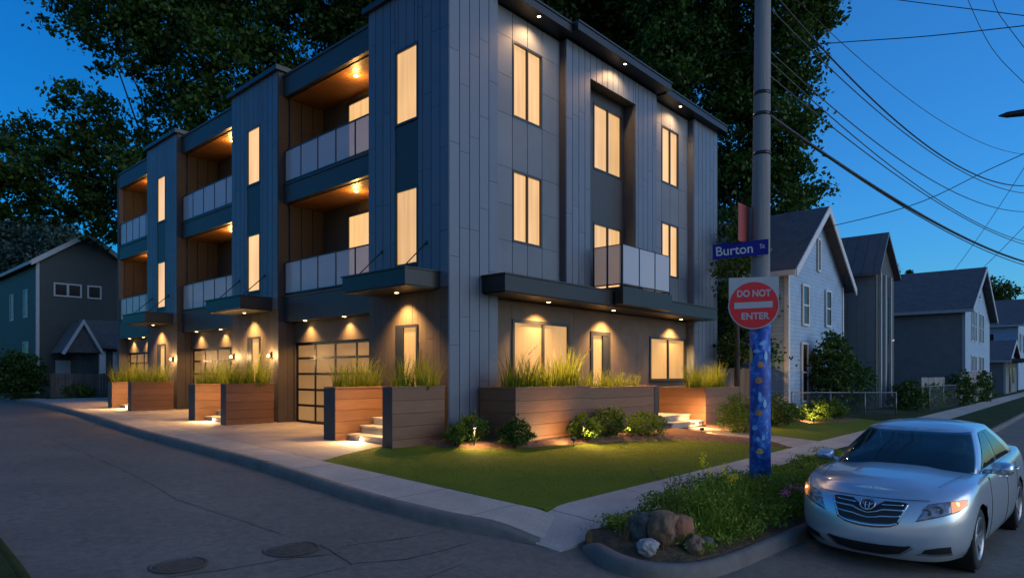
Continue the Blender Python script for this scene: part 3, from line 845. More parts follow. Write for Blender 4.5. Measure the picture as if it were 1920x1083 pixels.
ordw = ('nearest the street corner', 'of the middle dwelling', 'of the farthest dwelling')
for k in range(3):
    y0 = YF + k * MOD
    lab = ordw[k]
    za, zb = 1.94 - .02 * k, 1.90 - .01 * k
    planter(8.2, 9.62, y0 + .05, y0 + .36, za, f"narrow cedar planter on the near side of the door steps {lab}")
    planter(8.2, 9.62, y0 + 2.10, y0 + 2.55, zb, f"narrow cedar planter on the far side of the door steps {lab}")
    grass_row(8.35, 9.5, y0 + .2, y0 + .2, za, 5, f"near side planter by steps {lab}", 1.0, (0, 3) if k == 0 else (3,))
    grass_row(8.3, 9.5, y0 + 2.32, y0 + 2.32, zb, 6, f"far side planter by steps {lab}", 1.0, (3, 4))
    # entrance steps with a lamp under the tread
    z0 = zg(y0 + 1.2) - .02
    st = empty('entry_steps', (8.5, y0 + 1.2, z0), 0, f"pale stone steps lit from below, rising to the door {lab}", 'steps', 'lit entrance steps of the left front')
    mb = MB()
    for i in range(3): mb.box(.02 + i * .34, 1.19, -.72, .86, i * .17 + .002, (i + 1) * .17 - .045)
    mb.build('riser', M['step'], st)
    mb = MB()
    for i in range(3): mb.box(-.03 + i * .34, .30 + i * .34 + (.88 if i == 2 else .06) - (.37 if i == 2 else 0), -.74, .88, (i + 1) * .17 - .043, (i + 1) * .17)
    mb.build('tread', M['step'], st, bevel=.006)
    mb = MB(); mb.lathe([(0, -.022), (.045, -.02), (.05, 0)], (.018, .35, .075), 'x', 16); mb.build('step_light', M['lens'], st)
    spot((8.42, y0 + 1.55, z0 + .20), 6 if k == 0 else 5, 150, .8, .04, (-.75, -.15, -.7), (1, .66, .32))
    spot((8.50, y0 + .62, z0 + .75), 2.2, 120, .8, .05, (.25, 1, -.45), (1, .62, .28))
# right front: two long boxes, a gap for the path, and an end box
planter(10.56, 13.34, 9.40, 10.50, 1.90, 'long cedar planter under the wide ground floor window by the corner pier', 'none')
planter(13.36, 16.72, 9.42, 10.50, 1.86, 'long cedar planter in the middle of the right front, under the balcony', 'end', .22)
planter(18.72, 21.25, 8.92, 10.50, 1.77, 'cedar planter at the right end of the building, past the entry path', 'none')
grass_row(10.8, 13.3, 9.9, 9.9, 1.90, 11, 'in the long planter beside the corner pier', 1.02, (0, 3, 9, 10))
grass_row(13.6, 16.5, 9.9, 9.9, 1.86, 7, 'in the planter below the small balcony', .72, (3,))
grass_row(18.85, 21.1, 9.5, 9.5, 1.77, 11, 'in the end planter right of the path', 1.02, (0, 7, 9))
st = empty('entry_steps', (16.0, 9.9, zg(9.9) - .02), 0, 'pale stone steps behind the planter on the path to the side door', 'steps')
mb = MB()
for i in range(2): mb.box(.74, 2.66, -.9 + i * .42, .55, i * .17 + .012, (i + 1) * .17 - .033)
mb.build('riser', M['step'], st)
mb = MB()
for i in range(2): mb.box(.735, 2.67, -.95 + i * .42, -.95 + i * .42 + (.47 if i == 0 else 1.05), (i + 1) * .17 - .031, (i + 1) * .17 + .012)
mb.build('tread', M['step'], st, bevel=.006)
mb = MB(); mb.lathe([(0, -.025), (.04, -.02), (.045, 0)], (2.3, -.902, .09), 'y', 14); mb.build('step_light', M['lens'], st)
spot((17.9, 8.75, zg(9) + .5), 6.5, 150, .8, .05, (.7, .2, -.5), (1, .56, .22))

# small bollard-less garden lamps set in the beds
M['lampbody'] = mat('lamp_body', (.02, .02, .02), rough=.5)
def garden_light(x, y, z, aim, power, label, ang=130):
    root = empty('garden_light', (x, y, z), 0, label, 'garden light', 'small garden lamps in the beds')
    d = Vector(aim).normalized()
    mb = MB(); mb.cyl((0, 0, -.3), (0, 0, .09), .010, n=10); p = Vector((0, 0, .10))
    mb.tube([p - d * .05, p - d * .04, p + d * .05], [.02, .035, .04], 14, caps=False); mb.tube([p - d * .051, p - d * .050], [.02, .02], 14); mb.build('housing', M['lampbody'], root)
    mb = MB(); mb.tube([p + d * .036, p + d * .042], [.030, .026], 14); mb.build('lens', M['lens'], root)
    spot(Vector((x, y, z + .10)) + d * .09, power, ang, .8, .03, aim, (1, .60, .22))
bz = lambda x, y: zr(y) + .27
garden_light(9.62, 9.72, bz(9.62, 9.7) + .26, (-.12, -.35, -1), 1.6, 'small garden lamp in the mulch between the corner planter and the round shrub', 150)
garden_light(12.15, 8.75, bz(12.2, 8.8) + .28, (.12, -.35, -1), 1.8, 'small garden lamp in the mulch before the long planter', 150)
garden_light(11.75, 8.72, bz(11.6, 8.8) - .05, (-.05, 1, .30), 1.9, 'small garden lamp washing the boards of the long planter', 150)
garden_light(14.05, 8.62, bz(14.0, 8.8) - .03, (.05, 1, .45), 1.0, 'small garden lamp behind the row of three shrubs, lighting the boards', 150)
garden_light(23.6, 7.3, zr(7.3) + .19, (.7, .6, .35), 8, 'garden lamp shining on the shrub by the wire fence')
garden_light(16.35, 7.9, bz(16, 7.9), (.5, -.6, -.05), 3, 'small garden lamp in the mulch beside the entry path')
TREES = [
    ('broadleaf_tree', (15.9, 42.1, 0.9), (15.9, 42.1, 14.3), [((12.9, 43.9, 23.2), (2.9, 2.9, 2.6)), ((11.8, 46.9, 25.2), (2.3, 2.3, 2.1)), ((15.7, 41.5, 21.9), (3.5, 3.5, 3.2)), ((15.5, 43.2, 24.3), (3.0, 3.0, 2.7)), ((16.3, 42.5, 18.6), (2.0, 2.0, 1.8)), ((17.6, 37.7, 20.0), (3.4, 3.4, 3.1)), ((17.3, 37.7, 16.2), (2.6, 2.6, 2.4)), ((21.7, 37.7, 23.8), (4.4, 4.4, 4.0)), ((23.2, 32.5, 24.8), (3.8, 3.8, 3.4)), ((11.7, 45.2, 17.6), (2.0, 2.0, 1.8)), ((10.9, 50.7, 17.2), (1.9, 1.9, 1.7)), ((9.1, 49.4, 15.2), (2.0, 2.0, 1.8)), ((13.5, 46.7, 15.7), (3.2, 3.2, 2.9)), ((11.1, 47.3, 14.3), (2.6, 2.6, 2.3)), ((9.5, 50.0, 13.1), (1.8, 1.8, 1.6)), ((14.8, 41.3, 13.6), (3.0, 3.0, 2.7)), ((13.9, 45.1, 12.1), (2.0, 2.0, 1.8)), ((12.8, 47.8, 12.9), (1.6, 1.6, 1.5)), ((17.3, 40.7, 14.3), (2.6, 2.6, 2.4)), ((13.8, 45.9, 10.5), (1.1, 1.1, 1.0)), ((10.4, 49.2, 12.0), (0.9, 0.9, 0.8)), ((7.5, 48.8, 13.5), (1.9, 1.9, 1.7)), ((21.5, 37.4, 19.6), (3.0, 3.0, 2.7)), ((15.4, 43.2, 27.3), (4.0, 4.0, 3.6)), ((18.8, 37.7, 25.6), (3.8, 3.8, 3.5))],
     'huge dark broadleaf tree spreading over the left of the apartment block and the green house', {'dens': 0.5, 'clump': 0.6, 'leaf': (0.33, 0.22), 'trunk_r': 0.24}),
    ('broadleaf_tree', (28.9, 30.7, 0.9), (28.9, 30.7, 19.4), [((25.4, 31.7, 26.5), (4.6, 4.6, 4.1)), ((30.9, 30.7, 31.3), (5.7, 5.7, 5.1)), ((33.2, 25.7, 28.2), (4.8, 4.8, 4.3)), ((32.8, 27.6, 25.3), (3.9, 3.9, 3.5)), ((36.4, 24.6, 26.7), (4.3, 4.3, 3.8)), ((37.0, 23.0, 23.6), (3.2, 3.2, 2.8)), ((25.8, 36.7, 25.0), (3.2, 3.2, 2.9)), ((37.3, 20.8, 27.0), (4.4, 4.4, 4.0))],
     'huge dark broadleaf tree standing behind the middle of the apartment block', {'dens': 1.05}),
    ('broadleaf_tree', (35.4, 14.5, 0.9), (35.4, 14.5, 14.0), [((34.4, 17.4, 22.9), (3.6, 3.6, 3.3)), ((32.5, 17.4, 19.2), (2.3, 2.3, 2.1)), ((35.7, 16.8, 19.2), (2.9, 2.9, 2.6)), ((37.3, 14.6, 22.7), (3.1, 3.1, 2.8)), ((35.5, 11.9, 22.4), (2.4, 2.4, 2.1)), ((36.5, 11.1, 21.5), (1.2, 1.2, 1.1)), ((35.6, 12.5, 19.4), (1.8, 1.8, 1.6)), ((37.7, 14.8, 19.2), (2.5, 2.5, 2.2)), ((37.0, 12.3, 18.3), (1.0, 1.0, 0.9)), ((35.5, 15.1, 15.9), (2.4, 2.4, 2.1)), ((35.7, 13.0, 15.9), (1.8, 1.8, 1.6)), ((37.4, 12.3, 15.9), (0.8, 0.8, 0.7)), ((35.7, 13.4, 13.8), (1.6, 1.6, 1.4)), ((36.4, 12.5, 13.5), (1.0, 1.0, 0.9)), ((35.5, 14.8, 12.9), (1.9, 1.9, 1.7)), ((36.8, 13.4, 11.8), (1.6, 1.6, 1.5)), ((39.3, 12.6, 12.7), (0.9, 0.9, 0.8)), ((35.5, 15.4, 10.3), (1.7, 1.7, 1.5)), ((38.5, 13.6, 11.0), (0.7, 0.7, 0.7)), ((35.6, 16.4, 13.5), (1.5, 1.5, 1.4))],
     'tall dark broadleaf tree right of the apartment block, behind the pole', {'dens': 1.0, 'leaf': (0.28, 0.19), 'clump': 0.62, 'm': 'leaf2'}),
    ('understory_tree', (22.9, 9.7, 0.9), (22.9, 9.7, 4.9), [((24.7, 10.7, 8.0), (0.7, 0.7, 0.6)), ((23.5, 10.0, 6.9), (0.7, 0.7, 0.6)), ((21.6, 9.1, 5.8), (0.8, 0.8, 0.7)), ((24.4, 10.1, 5.1), (0.9, 0.9, 0.8)), ((24.6, 10.6, 4.2), (0.8, 0.8, 0.7)), ((24.7, 10.1, 3.4), (0.8, 0.8, 0.7)), ((23.9, 9.0, 3.1), (0.5, 0.5, 0.5)), ((23.5, 10.3, 3.1), (0.5, 0.5, 0.5))],
     'dark small tree between the apartment block and the blue house', {'dens': 1.9, 'leaf': (0.18, 0.12), 'clump': 0.36, 'trunk_r': 0.1}),
    ('street_tree', (101.8, 9.5, 0.9), (101.8, 9.5, 8.9), [((100.2, 9.5, 12.4), (1.7, 1.7, 1.5)), ((102.5, 10.7, 10.7), (1.5, 1.5, 1.3)), ((102.8, 8.8, 9.9), (1.7, 1.7, 1.6)), ((100.7, 9.5, 7.5), (2.0, 2.0, 1.8)), ((101.1, 7.7, 7.4), (1.4, 1.4, 1.3))],
     'round dark tree right of the grey house down the street', {'dens': 0.7, 'leaf': (0.4, 0.28), 'clump': 0.8, 'm': 'leaf'}),
    ('conifer', (124.8, 25.8, 0.9), (124.8, 25.8, 18.4), [((124.7, 25.9, 20.4), (0.4, 0.4, 0.4)), ((124.7, 25.9, 19.6), (0.6, 0.6, 0.6)), ((124.8, 25.8, 18.7), (0.7, 0.7, 0.6)), ((124.8, 25.8, 17.5), (0.9, 0.9, 0.8))],
     'dark pointed conifer top above the grey house roof', {'dens': 1.5, 'leaf': (0.5, 0.2), 'clump': 0.5, 'trunk_r': 0.2}),
    ('conifer', (132.3, 24.9, 0.9), (132.3, 24.9, 19.1), [((132.3, 24.9, 20.0), (0.2, 0.2, 0.2)), ((132.3, 24.9, 19.1), (0.4, 0.4, 0.3))],
     'tiny conifer tip further right above the grey house roof', {'dens': 1.5, 'leaf': (0.4, 0.2), 'clump': 0.4, 'trunk_r': 0.15}),
    ('far_tree', (18.0, 92.1, 0.9), (18.0, 92.1, 13.2), [((19.2, 92.9, 18.4), (2.5, 2.5, 2.2)), ((17.4, 95.7, 17.9), (2.8, 2.8, 2.5)), ((20.4, 86.9, 17.5), (2.0, 2.0, 1.8)), ((15.0, 97.3, 18.4), (3.1, 3.1, 2.8)), ((17.5, 92.1, 15.0), (2.4, 2.4, 2.2)), ((19.7, 88.1, 15.7), (2.1, 2.1, 1.9)), ((21.9, 86.6, 16.7), (1.5, 1.5, 1.4))],
     'far bluish tree mass behind the green house roof', {'dens': 0.5, 'leaf': (0.5, 0.34), 'clump': 1.1, 'm': 'leaf_far'}),
]
# ------------------------------------------------------------------ trees and shrubs
M['bark'] = mat('bark', (.045, .036, .028), rough=.9, var=.3, vscale=6, bump=.8, bscale=18, stretch=(1, 1, .25))
M['leaf'] = leaf_mat('tree_leaves', (.028, .066, .009), .4, .25)
M['leaf2'] = leaf_mat('lighter_tree_leaves', (.034, .080, .011), .4, .25)
for k_ in ('leaf', 'leaf2'):
    q_ = M[k_].node_tree.nodes['Principled BSDF']; q_.inputs['Specular IOR Level'].default_value = .22; q_.inputs['Roughness'].default_value = .5
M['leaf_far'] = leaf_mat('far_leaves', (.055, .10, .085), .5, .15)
M['shrub'] = leaf_mat('shrub_leaves', (.080, .140, .022), .55, .25)
M['shrub_dark'] = leaf_mat('dark_shrub_leaves', (.050, .092, .018), .55, .2)

def unit(n):
    v = nrg.normal(size=(n, 3)); return v / np.linalg.norm(v, axis=1)[:, None]
def leaf_quads(cen, L, W):
    """diamond leaves of random attitude at the points cen"""
    n = len(cen)
    a = unit(n); b = np.cross(a, unit(n)); b /= np.linalg.norm(b, axis=1)[:, None]
    l = (L * nrg.uniform(.6, 1.3, n))[:, None] / 2; w = (W * nrg.uniform(.6, 1.3, n))[:, None] / 2
    nrm = np.cross(a, b)
    q = np.stack([cen - a * l, cen + b * w + nrm * l * .18, cen + a * l, cen - b * w + nrm * l * .18], axis=1)
    return q.reshape(-1, 3)
def leaf_mesh(name, pts, L, W, m, parent=None):
    v = leaf_quads(pts, L, W); n = len(pts)
    me = bpy.data.meshes.new(name)
    me.vertices.add(4 * n); me.vertices.foreach_set('co', v.ravel())
    me.loops.add(4 * n); me.loops.foreach_set('vertex_index', np.arange(4 * n))
    me.polygons.add(n); me.polygons.foreach_set('loop_start', np.arange(0, 4 * n, 4))
    me.polygons.foreach_set('loop_total', np.full(n, 4))
    me.materials.append(m); me.update(calc_edges=True)
    return link_mesh(name, me, parent)
def lobe_points(c, r, n_clump, per, clump, shell=.55):
    """leaf clumps spread through an ellipsoidal lobe, thinner at its rim"""
    c = np.array(c); r = np.array(r if hasattr(r, '__len__') else (r, r, r))
    d = unit(n_clump); rad = shell + (1.08 - shell) * nrg.random(n_clump) ** .8
    cc = c + d * r * rad[:, None]
    sz = clump * nrg.uniform(.55, 1.35, n_clump)
    out = []
    for i in range(n_clump):
        k = max(4, int(per * nrg.uniform(.5, 1.4)))
        p = nrg.normal(size=(k, 3)) * sz[i] * np.array([.62, .62, .42])
        p[:, 2] -= .15 * (p[:, 0] ** 2 + p[:, 1] ** 2) / max(sz[i], .1)
        out.append(cc[i] + p)
    return np.concatenate(out), cc
def grow_tree(name, base, top, lobes, label, cat='tree', group=None, dens=1.0, leaf=(.34, .23), m='leaf', clump=.72, per=46, trunk_r=.38, shell=.5):
    base = Vector(base)
    root = empty(name, base, 0, label, cat, group)
    B = np.array(base)
    allp = []; mb = MB()
    top = Vector(top) - base
    path = [Vector((0, 0, -.3)), Vector((.05, .03, top.z * .3)), Vector((top.x * .5, top.y * .5, top.z * .65)), top]
    mb.tube(path, [trunk_r * 1.25, trunk_r, trunk_r * .8, trunk_r * .5], 12)
    for (c, r) in lobes:
        rr = np.array(r if hasattr(r, '__len__') else (r, r, r), float)
        area = 4 * (rr[0] * rr[1] * rr[2]) ** (2 / 3)
        p, cc = lobe_points(np.array(c) - B, rr, max(5, int(area * 4.4 * dens)), per, clump, shell)
        allp.append(p)
        tgt = Vector(c) - base; st = path[2].lerp(path[3], rng.uniform(-.3, 1)); mid = st.lerp(tgt, .55) + Vector((0, 0, .12 * (tgt - st).length))
        mb.tube([st, mid, tgt], [trunk_r * .30, trunk_r * .17, trunk_r * .07], 7)
        for q in cc[::max(1, len(cc) // 5)]:
            q = Vector(q); mb.tube([tgt.lerp(mid, .15), tgt.lerp(q, .5) + Vector((0, 0, .1)), q], [trunk_r * .11, trunk_r * .07, trunk_r * .03], 5)
    mb.build('trunk', M['bark'], root)
    leaf_mesh('crown', np.concatenate(allp), leaf[0], leaf[1], M[m], root)
    return root
for t in TREES:
    grow_tree(*t[:5], **t[5])

def shrub(name, x, y, z, r, label, m='shrub', dens=1.0, leaf=(.055, .034), group=None, stems=5, h=None, lean=0, cat='shrub'):
    rr = np.array(r if hasattr(r, '__len__') else (r, r, r), float)
    root = empty(name, (x, y, z), 0, label, cat, group)
    area = 4 * (rr[0] * rr[1] * rr[2]) ** (2 / 3)
    cl = max(.05, .22 * rr.min())
    cz = h if h is not None else rr[2] * .82
    p1, cc = lobe_points((0, 0, cz), rr * .9, int(60 * dens * (1 + area)), int(34 * dens), cl, .45)
    p1 = p1[p1[:, 2] > .01]
    leaf_mesh('foliage', p1, leaf[0], leaf[1], M[m], root)
    mb = MB()
    for i in range(stems):
        q = Vector(cc[i * (len(cc) // stems)]); mb.tube([(q.x * .08, q.y * .08, -.05), (q.x * .4, q.y * .4, max(.03, q.z * .5)), q], [.02, .014, .006], 5)
    mb.build('stem', M['bark'], root)
    return root
sb = lambda x, y: zr(y) + .24
shrub('boxwood', 9.38, 9.98, sb(9.38, 9.98), (.28, .28, .25), 'small pale green round shrub in the mulch nearest the corner planter', m='shrub')
shrub('boxwood', 9.88, 10.05, sb(9.9, 10.05), (.36, .36, .37), 'rounded green shrub in the mulch below the metal corner pier', m='shrub')
shrub('boxwood', 10.35, 9.22, sb(10.3, 9.3), (.40, .38, .31), 'dark rounded shrub before the left end of the long planter', m='shrub_dark')
shrub('shrub', 12.55, 8.95, sb(12.5, 8.95), (.50, .42, .33), 'bushy green shrub before the long planter, leftmost of the row of three')
shrub('shrub', 13.45, 8.95, sb(13.4, 8.95), (.60, .42, .42), 'bushy darker shrub before the long planter, middle of the row of three', m='shrub_dark')
shrub('shrub', 14.45, 8.5, sb(14.5, 8.5), (.66, .5, .36), 'bushy wide shrub at the right end of the row of three, next to the path')
shrub('shrub', 18.35, 7.65, zr(7.6) + .16, (.80, .75, .62), 'large loose shrub before the end planter, left of the painted pole', dens=1.1)
# hedges and shrubs further back on the right
shrub('shrub', 21.4, 7.8, zr(7.8) + .2, (.8, .6, .55), 'dark shrub in the bed right of the painted pole', m='shrub_dark', leaf=(.08, .05), dens=.7)
shrub('shrub', 23.0, 8.0, zr(8) + .2, (.85, .6, .36), 'low green shrub in the bed before the wire fence, left of the lit one', leaf=(.08, .05), dens=.7)
shrub('shrub', 24.9, 7.6, zr(7.6) + .18, (.85, .6, .40), 'shrub lit yellow from below beside the wire fence', leaf=(.08, .05), dens=.8)
shrub('shrub', 26.9, 7.6, zr(7.6) + .18, (.9, .6, .42), 'green shrub before the right end of the wire fence', leaf=(.08, .05), dens=.7)
shrub('large_shrub', 28.7, 8.2, zr(8) + .16, (1.05, .8, 1.75), 'big dark bush growing against the blue gabled house', m='leaf', leaf=(.15, .1), dens=.7, h=1.75)
shrub('large_shrub', 31.7, 8.3, zr(8) + .16, (1.2, 1.0, 1.35), 'green bush between the blue house and the grey narrow house', m='leaf2', leaf=(.16, .1), dens=.6, h=1.2)
shrub('large_shrub', 26.2, 11.6, zr(11) + .16, (.8, 1.3, 1.9), 'dark bush beside the left wall of the blue house, seen behind the painted pole', m='leaf', leaf=(.16, .1), dens=.5, h=1.9)
shrub('large_shrub', 36.6, 6.9, zr(7) + .16, (1.6, .8, .8), 'overgrown bush by the post of the second wire fence', m='leaf', leaf=(.14, .09), dens=.5)
shrub('large_shrub', 41, 6.6, zr(6.6) + .16, (2.4, .7, .7), 'low yellow green bush on the verge before the grey house', m='shrub', leaf=(.14, .09), dens=.4)
shrub('large_shrub', 46.0, 6.0, zr(6) + .16, (2.6, .7, 1.1), 'dark overgrown bush along the board fence of the grey house', m='leaf', leaf=(.18, .12), dens=.4)
shrub('large_shrub', 53.5, 5.9, zr(6) + .16, (3.2, .7, 1.1), 'dark bush at the far end of the board fence by the street', m='leaf', leaf=(.2, .13), dens=.35)
# left background
shrub('large_shrub', 7.8, 40.2, zr(40) + .1, (1.2, 1.4, 1.3), 'dark bush at the left edge, before the green house', m='leaf', leaf=(.2, .13), dens=.5, h=1.2)
shrub('large_shrub', 9.95, 38.9, zr(39) + .15, (.85, .5, .42), 'low round bush before the wire fence of the green house', m='shrub', leaf=(.14, .09), dens=.4)
# ------------------------------------------------------------------ neighbouring houses and fences
M['blue_siding'] = lap_mat('blue_lap_siding', (.25, .36, .50), .16, .5, 'Z', .1, .6, .5)
M['grey_siding'] = lap_mat('grey_lap_siding', (.16, .165, .175), .16, .4, 'Z', .1, .6, .7)
M['green_siding'] = lap_mat('green_lap_siding', (.030, .044, .046), .16, .4, 'Z', .1, .6, .7)
M['seam_siding'] = lap_mat('vertical_seam_siding', (.15, .155, .165), .4, .3, 'Y', .08, .55, .7)
M['dark_board'] = mat('dark_boards', (.035, .033, .032), rough=.6, var=.15)
M['shingle'] = lap_mat('roof_shingles', (.075, .08, .09), .12, .5, 'Z', .2, .85, .7)
M['seam_roof'] = lap_mat('seam_roof', (.10, .10, .11), .5, .4, 'Y', .08, .5, .6)
M['white'] = mat('white_trim', (.50, .50, .51), rough=.55, var=.06)
M['greytrim'] = mat('weathered_trim', (.34, .36, .38), rough=.6, var=.08)
M['dglass'] = mat('dark_window', (.008, .010, .013), rough=.25, spec=.25)
M['fencewood'] = mat('fence_boards', (.085, .072, .062), rough=.85, var=.3, vscale=4, island=.2, bump=.3, bscale=30, stretch=(1, 1, .2))
M['palewood'] = mat('pale_fence_boards', (.19, .185, .18), rough=.85, var=.25, vscale=4, island=.2, bump=.3, bscale=30, stretch=(1, 1, .2))
M['galv'] = mat('galvanised', (.17, .175, .18), rough=.45, metal=.6)

def house(name, x0, x1, y0, y1, zb, ze, zr_, label, wall, roof='shingle', trim='white', over=.35, cat='house', peak=None, gable=None):
    """gabled house, its gable towards the street (-Y), ridge running along Y"""
    root = empty(name, (x0, y0, zb), 0, label, cat)
    w, d, he, hr = x1 - x0, y1 - y0, ze - zb, zr_ - zb
    pk = w / 2 if peak is None else peak - x0
    mb = MB(); mb.prism([(0, 0), (w, 0), (w, he), (pk, hr), (0, he)], 'y', 0, d)
    mb.build('wall', M[wall], root)
    if gable:
        mb = MB(); mb.prism([(.01, .02), (w - .01, .02), (w - .01, he - .02), (pk, hr - .05), (.01, he - .02)], 'y', -.03, -.003)
        mb.build('gable_front', M[gable], root)
    t = .16
    sl = (hr - he) / pk; sr = (hr - he) / (w - pk)
    mb = MB()
    mb.prism([(-over, he - over * sl + .012), (pk, hr + .012), (pk, hr + t), (-over, he - over * sl + t)], 'y', -over, d + over)
    mb.prism([(pk + .001, hr + .012), (w + over, he - over * sr + .012), (w + over, he - over * sr + t), (pk + .001, hr + t)], 'y', -over, d + over)
    rf = mb.build('roof', M[roof], root)
    if trim:
        mb = MB(); b = .2
        mb.prism([(-over, he - over * sl - b + .05), (pk, hr - b + .05), (pk, hr + t + .02), (-over, he - over * sl + t + .02)], 'y', -over - .05, -over - .003)
        mb.prism([(pk + .001, hr - b + .05), (w + over, he - over * sr - b + .05), (w + over, he - over * sr + t + .02), (pk + .001, hr + t + .02)], 'y', -over - .05, -over - .003)
        mb.box(-over - .06, -over - .004, -over, d + over, he - over * sl - .06, he - over * sl + t - .02)
        mb.build('bargeboard', M[trim], root)
        mb = MB(); mb.box(-.025, .13, -.04, -.005 if not gable else -.033, 0, he - .1); mb.box(w - .13, w + .025, -.04, -.005 if not gable else -.033, 0, he - .1); mb.box(-.03, -.004, -.004, .13, 0, he - .1)
        mb.build('corner_board', M[trim], root)
    return root
def house_window(root, face, u0, u1, v0, v1, trim='white', n=1, fw=.09, sash=True):
    """framed window on the gable ('y') or on the left side ('x') in the house's own frame"""
    mb = MB(); c = -.03 if face == 'y' else 0.0
    mb.fbox(face, c, u0, u0 + fw, v0, v1, .05, -.003); mb.fbox(face, c, u1 - fw, u1, v0, v1, .05, -.003)
    mb.fbox(face, c, u0 + fw, u1 - fw, v1 - fw, v1, .05, -.003); mb.fbox(face, c, u0 + fw, u1 - fw, v0, v0 + fw, .055, -.003)
    if sash: mb.fbox(face, c, u0 + fw, u1 - fw, (v0 + v1) / 2 - .03, (v0 + v1) / 2 + .03, .035, -.003)
    for i in range(1, n):
        q = u0 + (u1 - u0) * i / n; mb.fbox(face, c, q - .06, q + .06, v0 + fw, v1 - fw, .05, -.003)
    o = mb.build('window', M[trim], root)
    mb = MB(); mb.fbox(face, c, u0 + fw * .8, u1 - fw * .8, v0 + fw * .8, v1 - fw * .8, .02, -.003); mb.build('pane', M['dglass'], o)
    return o
zb = zr(9) + .05
h = house('blue_house', 26.0, 33.3, 9.0, 15.0, zb, 6.35, 9.15, 'pale blue lap sided house with a steep white trimmed gable', 'blue_siding', over=.45)
house_window(h, 'y', 1.55, 2.35, 3.55 - zb + .6, 5.85 - zb); house_window(h, 'y', 4.55, 5.35, 3.75 - zb + .5, 5.9 - zb)
house_window(h, 'y', 1.45, 2.2, .55, 3.0); house_window(h, 'y', 3.45, 3.85, 6.55 - zb, 8.0 - zb, sash=False)
house_window(h, 'x', .9, 1.7, 3.4, 5.2); 
mb = MB(); mb.box(5.4, 6.2, 3.8, 4.5, 6.6, 8.0); mb.box(5.35, 6.25, 3.75, 4.55, 8.002, 8.12)
mb.build('chimney', mat('chimney_brick', (.12, .06, .045), rough=.9, var=.2), h)

h = house('narrow_house', 34.9, 38.6, 8.0, 16.0, zb, 7.25, 9.0, 'narrow grey metal clad house with a dark framed gable', 'seam_siding', 'seam_roof', None, over=.3, peak=36.3, gable='dark_board')
mb = MB()
for (a, b) in ((.55, .70), (1.45, 1.6), (2.6, 2.75)): mb.box(a, b, -.14, -.034, .1, 6.6)
mb.build('pale_fin', M['greytrim'], h)
mb = MB(); mb.box(1.75, 2.5, -.05, -.031, .1, 2.3); mb.box(1.75, 2.5, -.05, -.031, 3.2, 5.6); mb.build('window', M['dglass'], h)
mb = MB(); mb.lathe([(0, -.03), (.09, -.02), (.1, .05)], (2.9, -.12, 3.4), 'z', 12); mb.build('porch_lamp', mat('dim_lamp', (.6, .6, .6), emit=(1, .8, .5), estr=.09), h)

h = house('grey_house', 51.0, 63.5, 6.5, 22, zb - .1, 6.45, 9.65, 'grey lap sided house with a dark shingle roof down the right street', 'grey_siding', trim='greytrim', over=.5, gable='blue_siding', peak=57.3)
for (a, b) in ((2.6, 3.5), (4.1, 5.0), (6.5, 7.4), (8.0, 8.9)):
    house_window(h, 'y', a, b, 4.0, 6.2); house_window(h, 'y', a, b, .9, 3.1)
house_window(h, 'y', 5.7, 6.9, 7.1, 8.4, sash=False)
h = house('porch_house', 72, 82, 6.2, 16, zb - .1, 3.4, 5.2, 'low pale house with a porch beyond the grey house', 'grey_siding', trim='greytrim', over=.4)
mb = MB()
for xx in (.4, 3.4, 6.6, 9.6): mb.box(xx - .12, xx + .12, -1.8, -1.56, 0, 2.9)
mb.build('porch_post', M['white'], h)
mb = MB(); mb.box(-.2, 10.2, -2.0, -.004, 2.92, 3.15); mb.build('porch_roof', M['shingle'], h)
mb = MB(); mb.box(3.2, 4.6, -.04, -.004, .1, 2.3); mb.box(6.4, 8.0, -.04, -.004, .9, 2.3); mb.build('opening', M['dglass'], h)
h = house('far_house', 88, 102, 6.5, 20, zb - .1, 7.5, 10.6, 'farthest pale house at the right edge of the street', 'blue_siding', trim='greytrim', over=.5)
for (a, b) in ((2, 3.2), (6, 7.2), (10, 11.2)):
    house_window(h, 'y', a, b, 4.2, 6.2, 'greytrim'); house_window(h, 'x', a, b, 4.2, 6.2, 'greytrim')

# dark green house beyond the end of the left front
zb = zr(44) + .1
h = house('green_house', 10.15, 15.45, 48.0, 60.0, zb, 9.1, 11.0, 'dark green gabled house with a garage porch behind the far end of the apartments', 'green_siding', trim='greytrim', over=.35)
for a, b, n in ((.85, 2.35, 2), (2.65, 3.45, 1)): house_window(h, 'y', a, b, 6.05, 6.9, 'greytrim', n, sash=False)
house_window(h, 'x', 2.2, 3.2, 4.8, 6.6, 'greytrim'); house_window(h, 'x', 2.0, 3.3, .9, 3.3, 'greytrim'); house_window(h, 'x', 6.0, 7.0, 4.8, 6.6, 'greytrim')
# front wing: shallow shingle roof over a garage, small gabled porch at its left
mb = MB(); mb.box(1.75, 5.9, -2.2, -.006, 0, 2.75); mb.build('garage_wing', M['green_siding'], h)
mb = MB(); mb.prism([(-2.7, 2.80), (-.006, 4.55), (-.006, 4.72), (-2.7, 2.98)], 'x', 2.15, 6.2); mb.build('wing_roof', M['shingle'], h)
mb = MB(); mb.prism([(.55, 2.45), (1.65, 4.5), (2.75, 2.45), (2.62, 2.38), (1.65, 4.2), (.68, 2.38)], 'y', -3.2, -3.0); mb.build('porch_gable_trim', M['greytrim'], h)
mb = MB(); mb.prism([(.65, 2.52), (1.65, 4.42), (2.65, 2.52)], 'y', -2.99, -.3); mb.build('porch_roof', M['shingle'], h)
mb = MB(); mb.box(2.50, 2.72, -3.15, -2.93, 0, 2.45); mb.box(2.95, 3.05, -2.3, -2.205, 0, 2.7); mb.build('porch_post', M['white'], h)
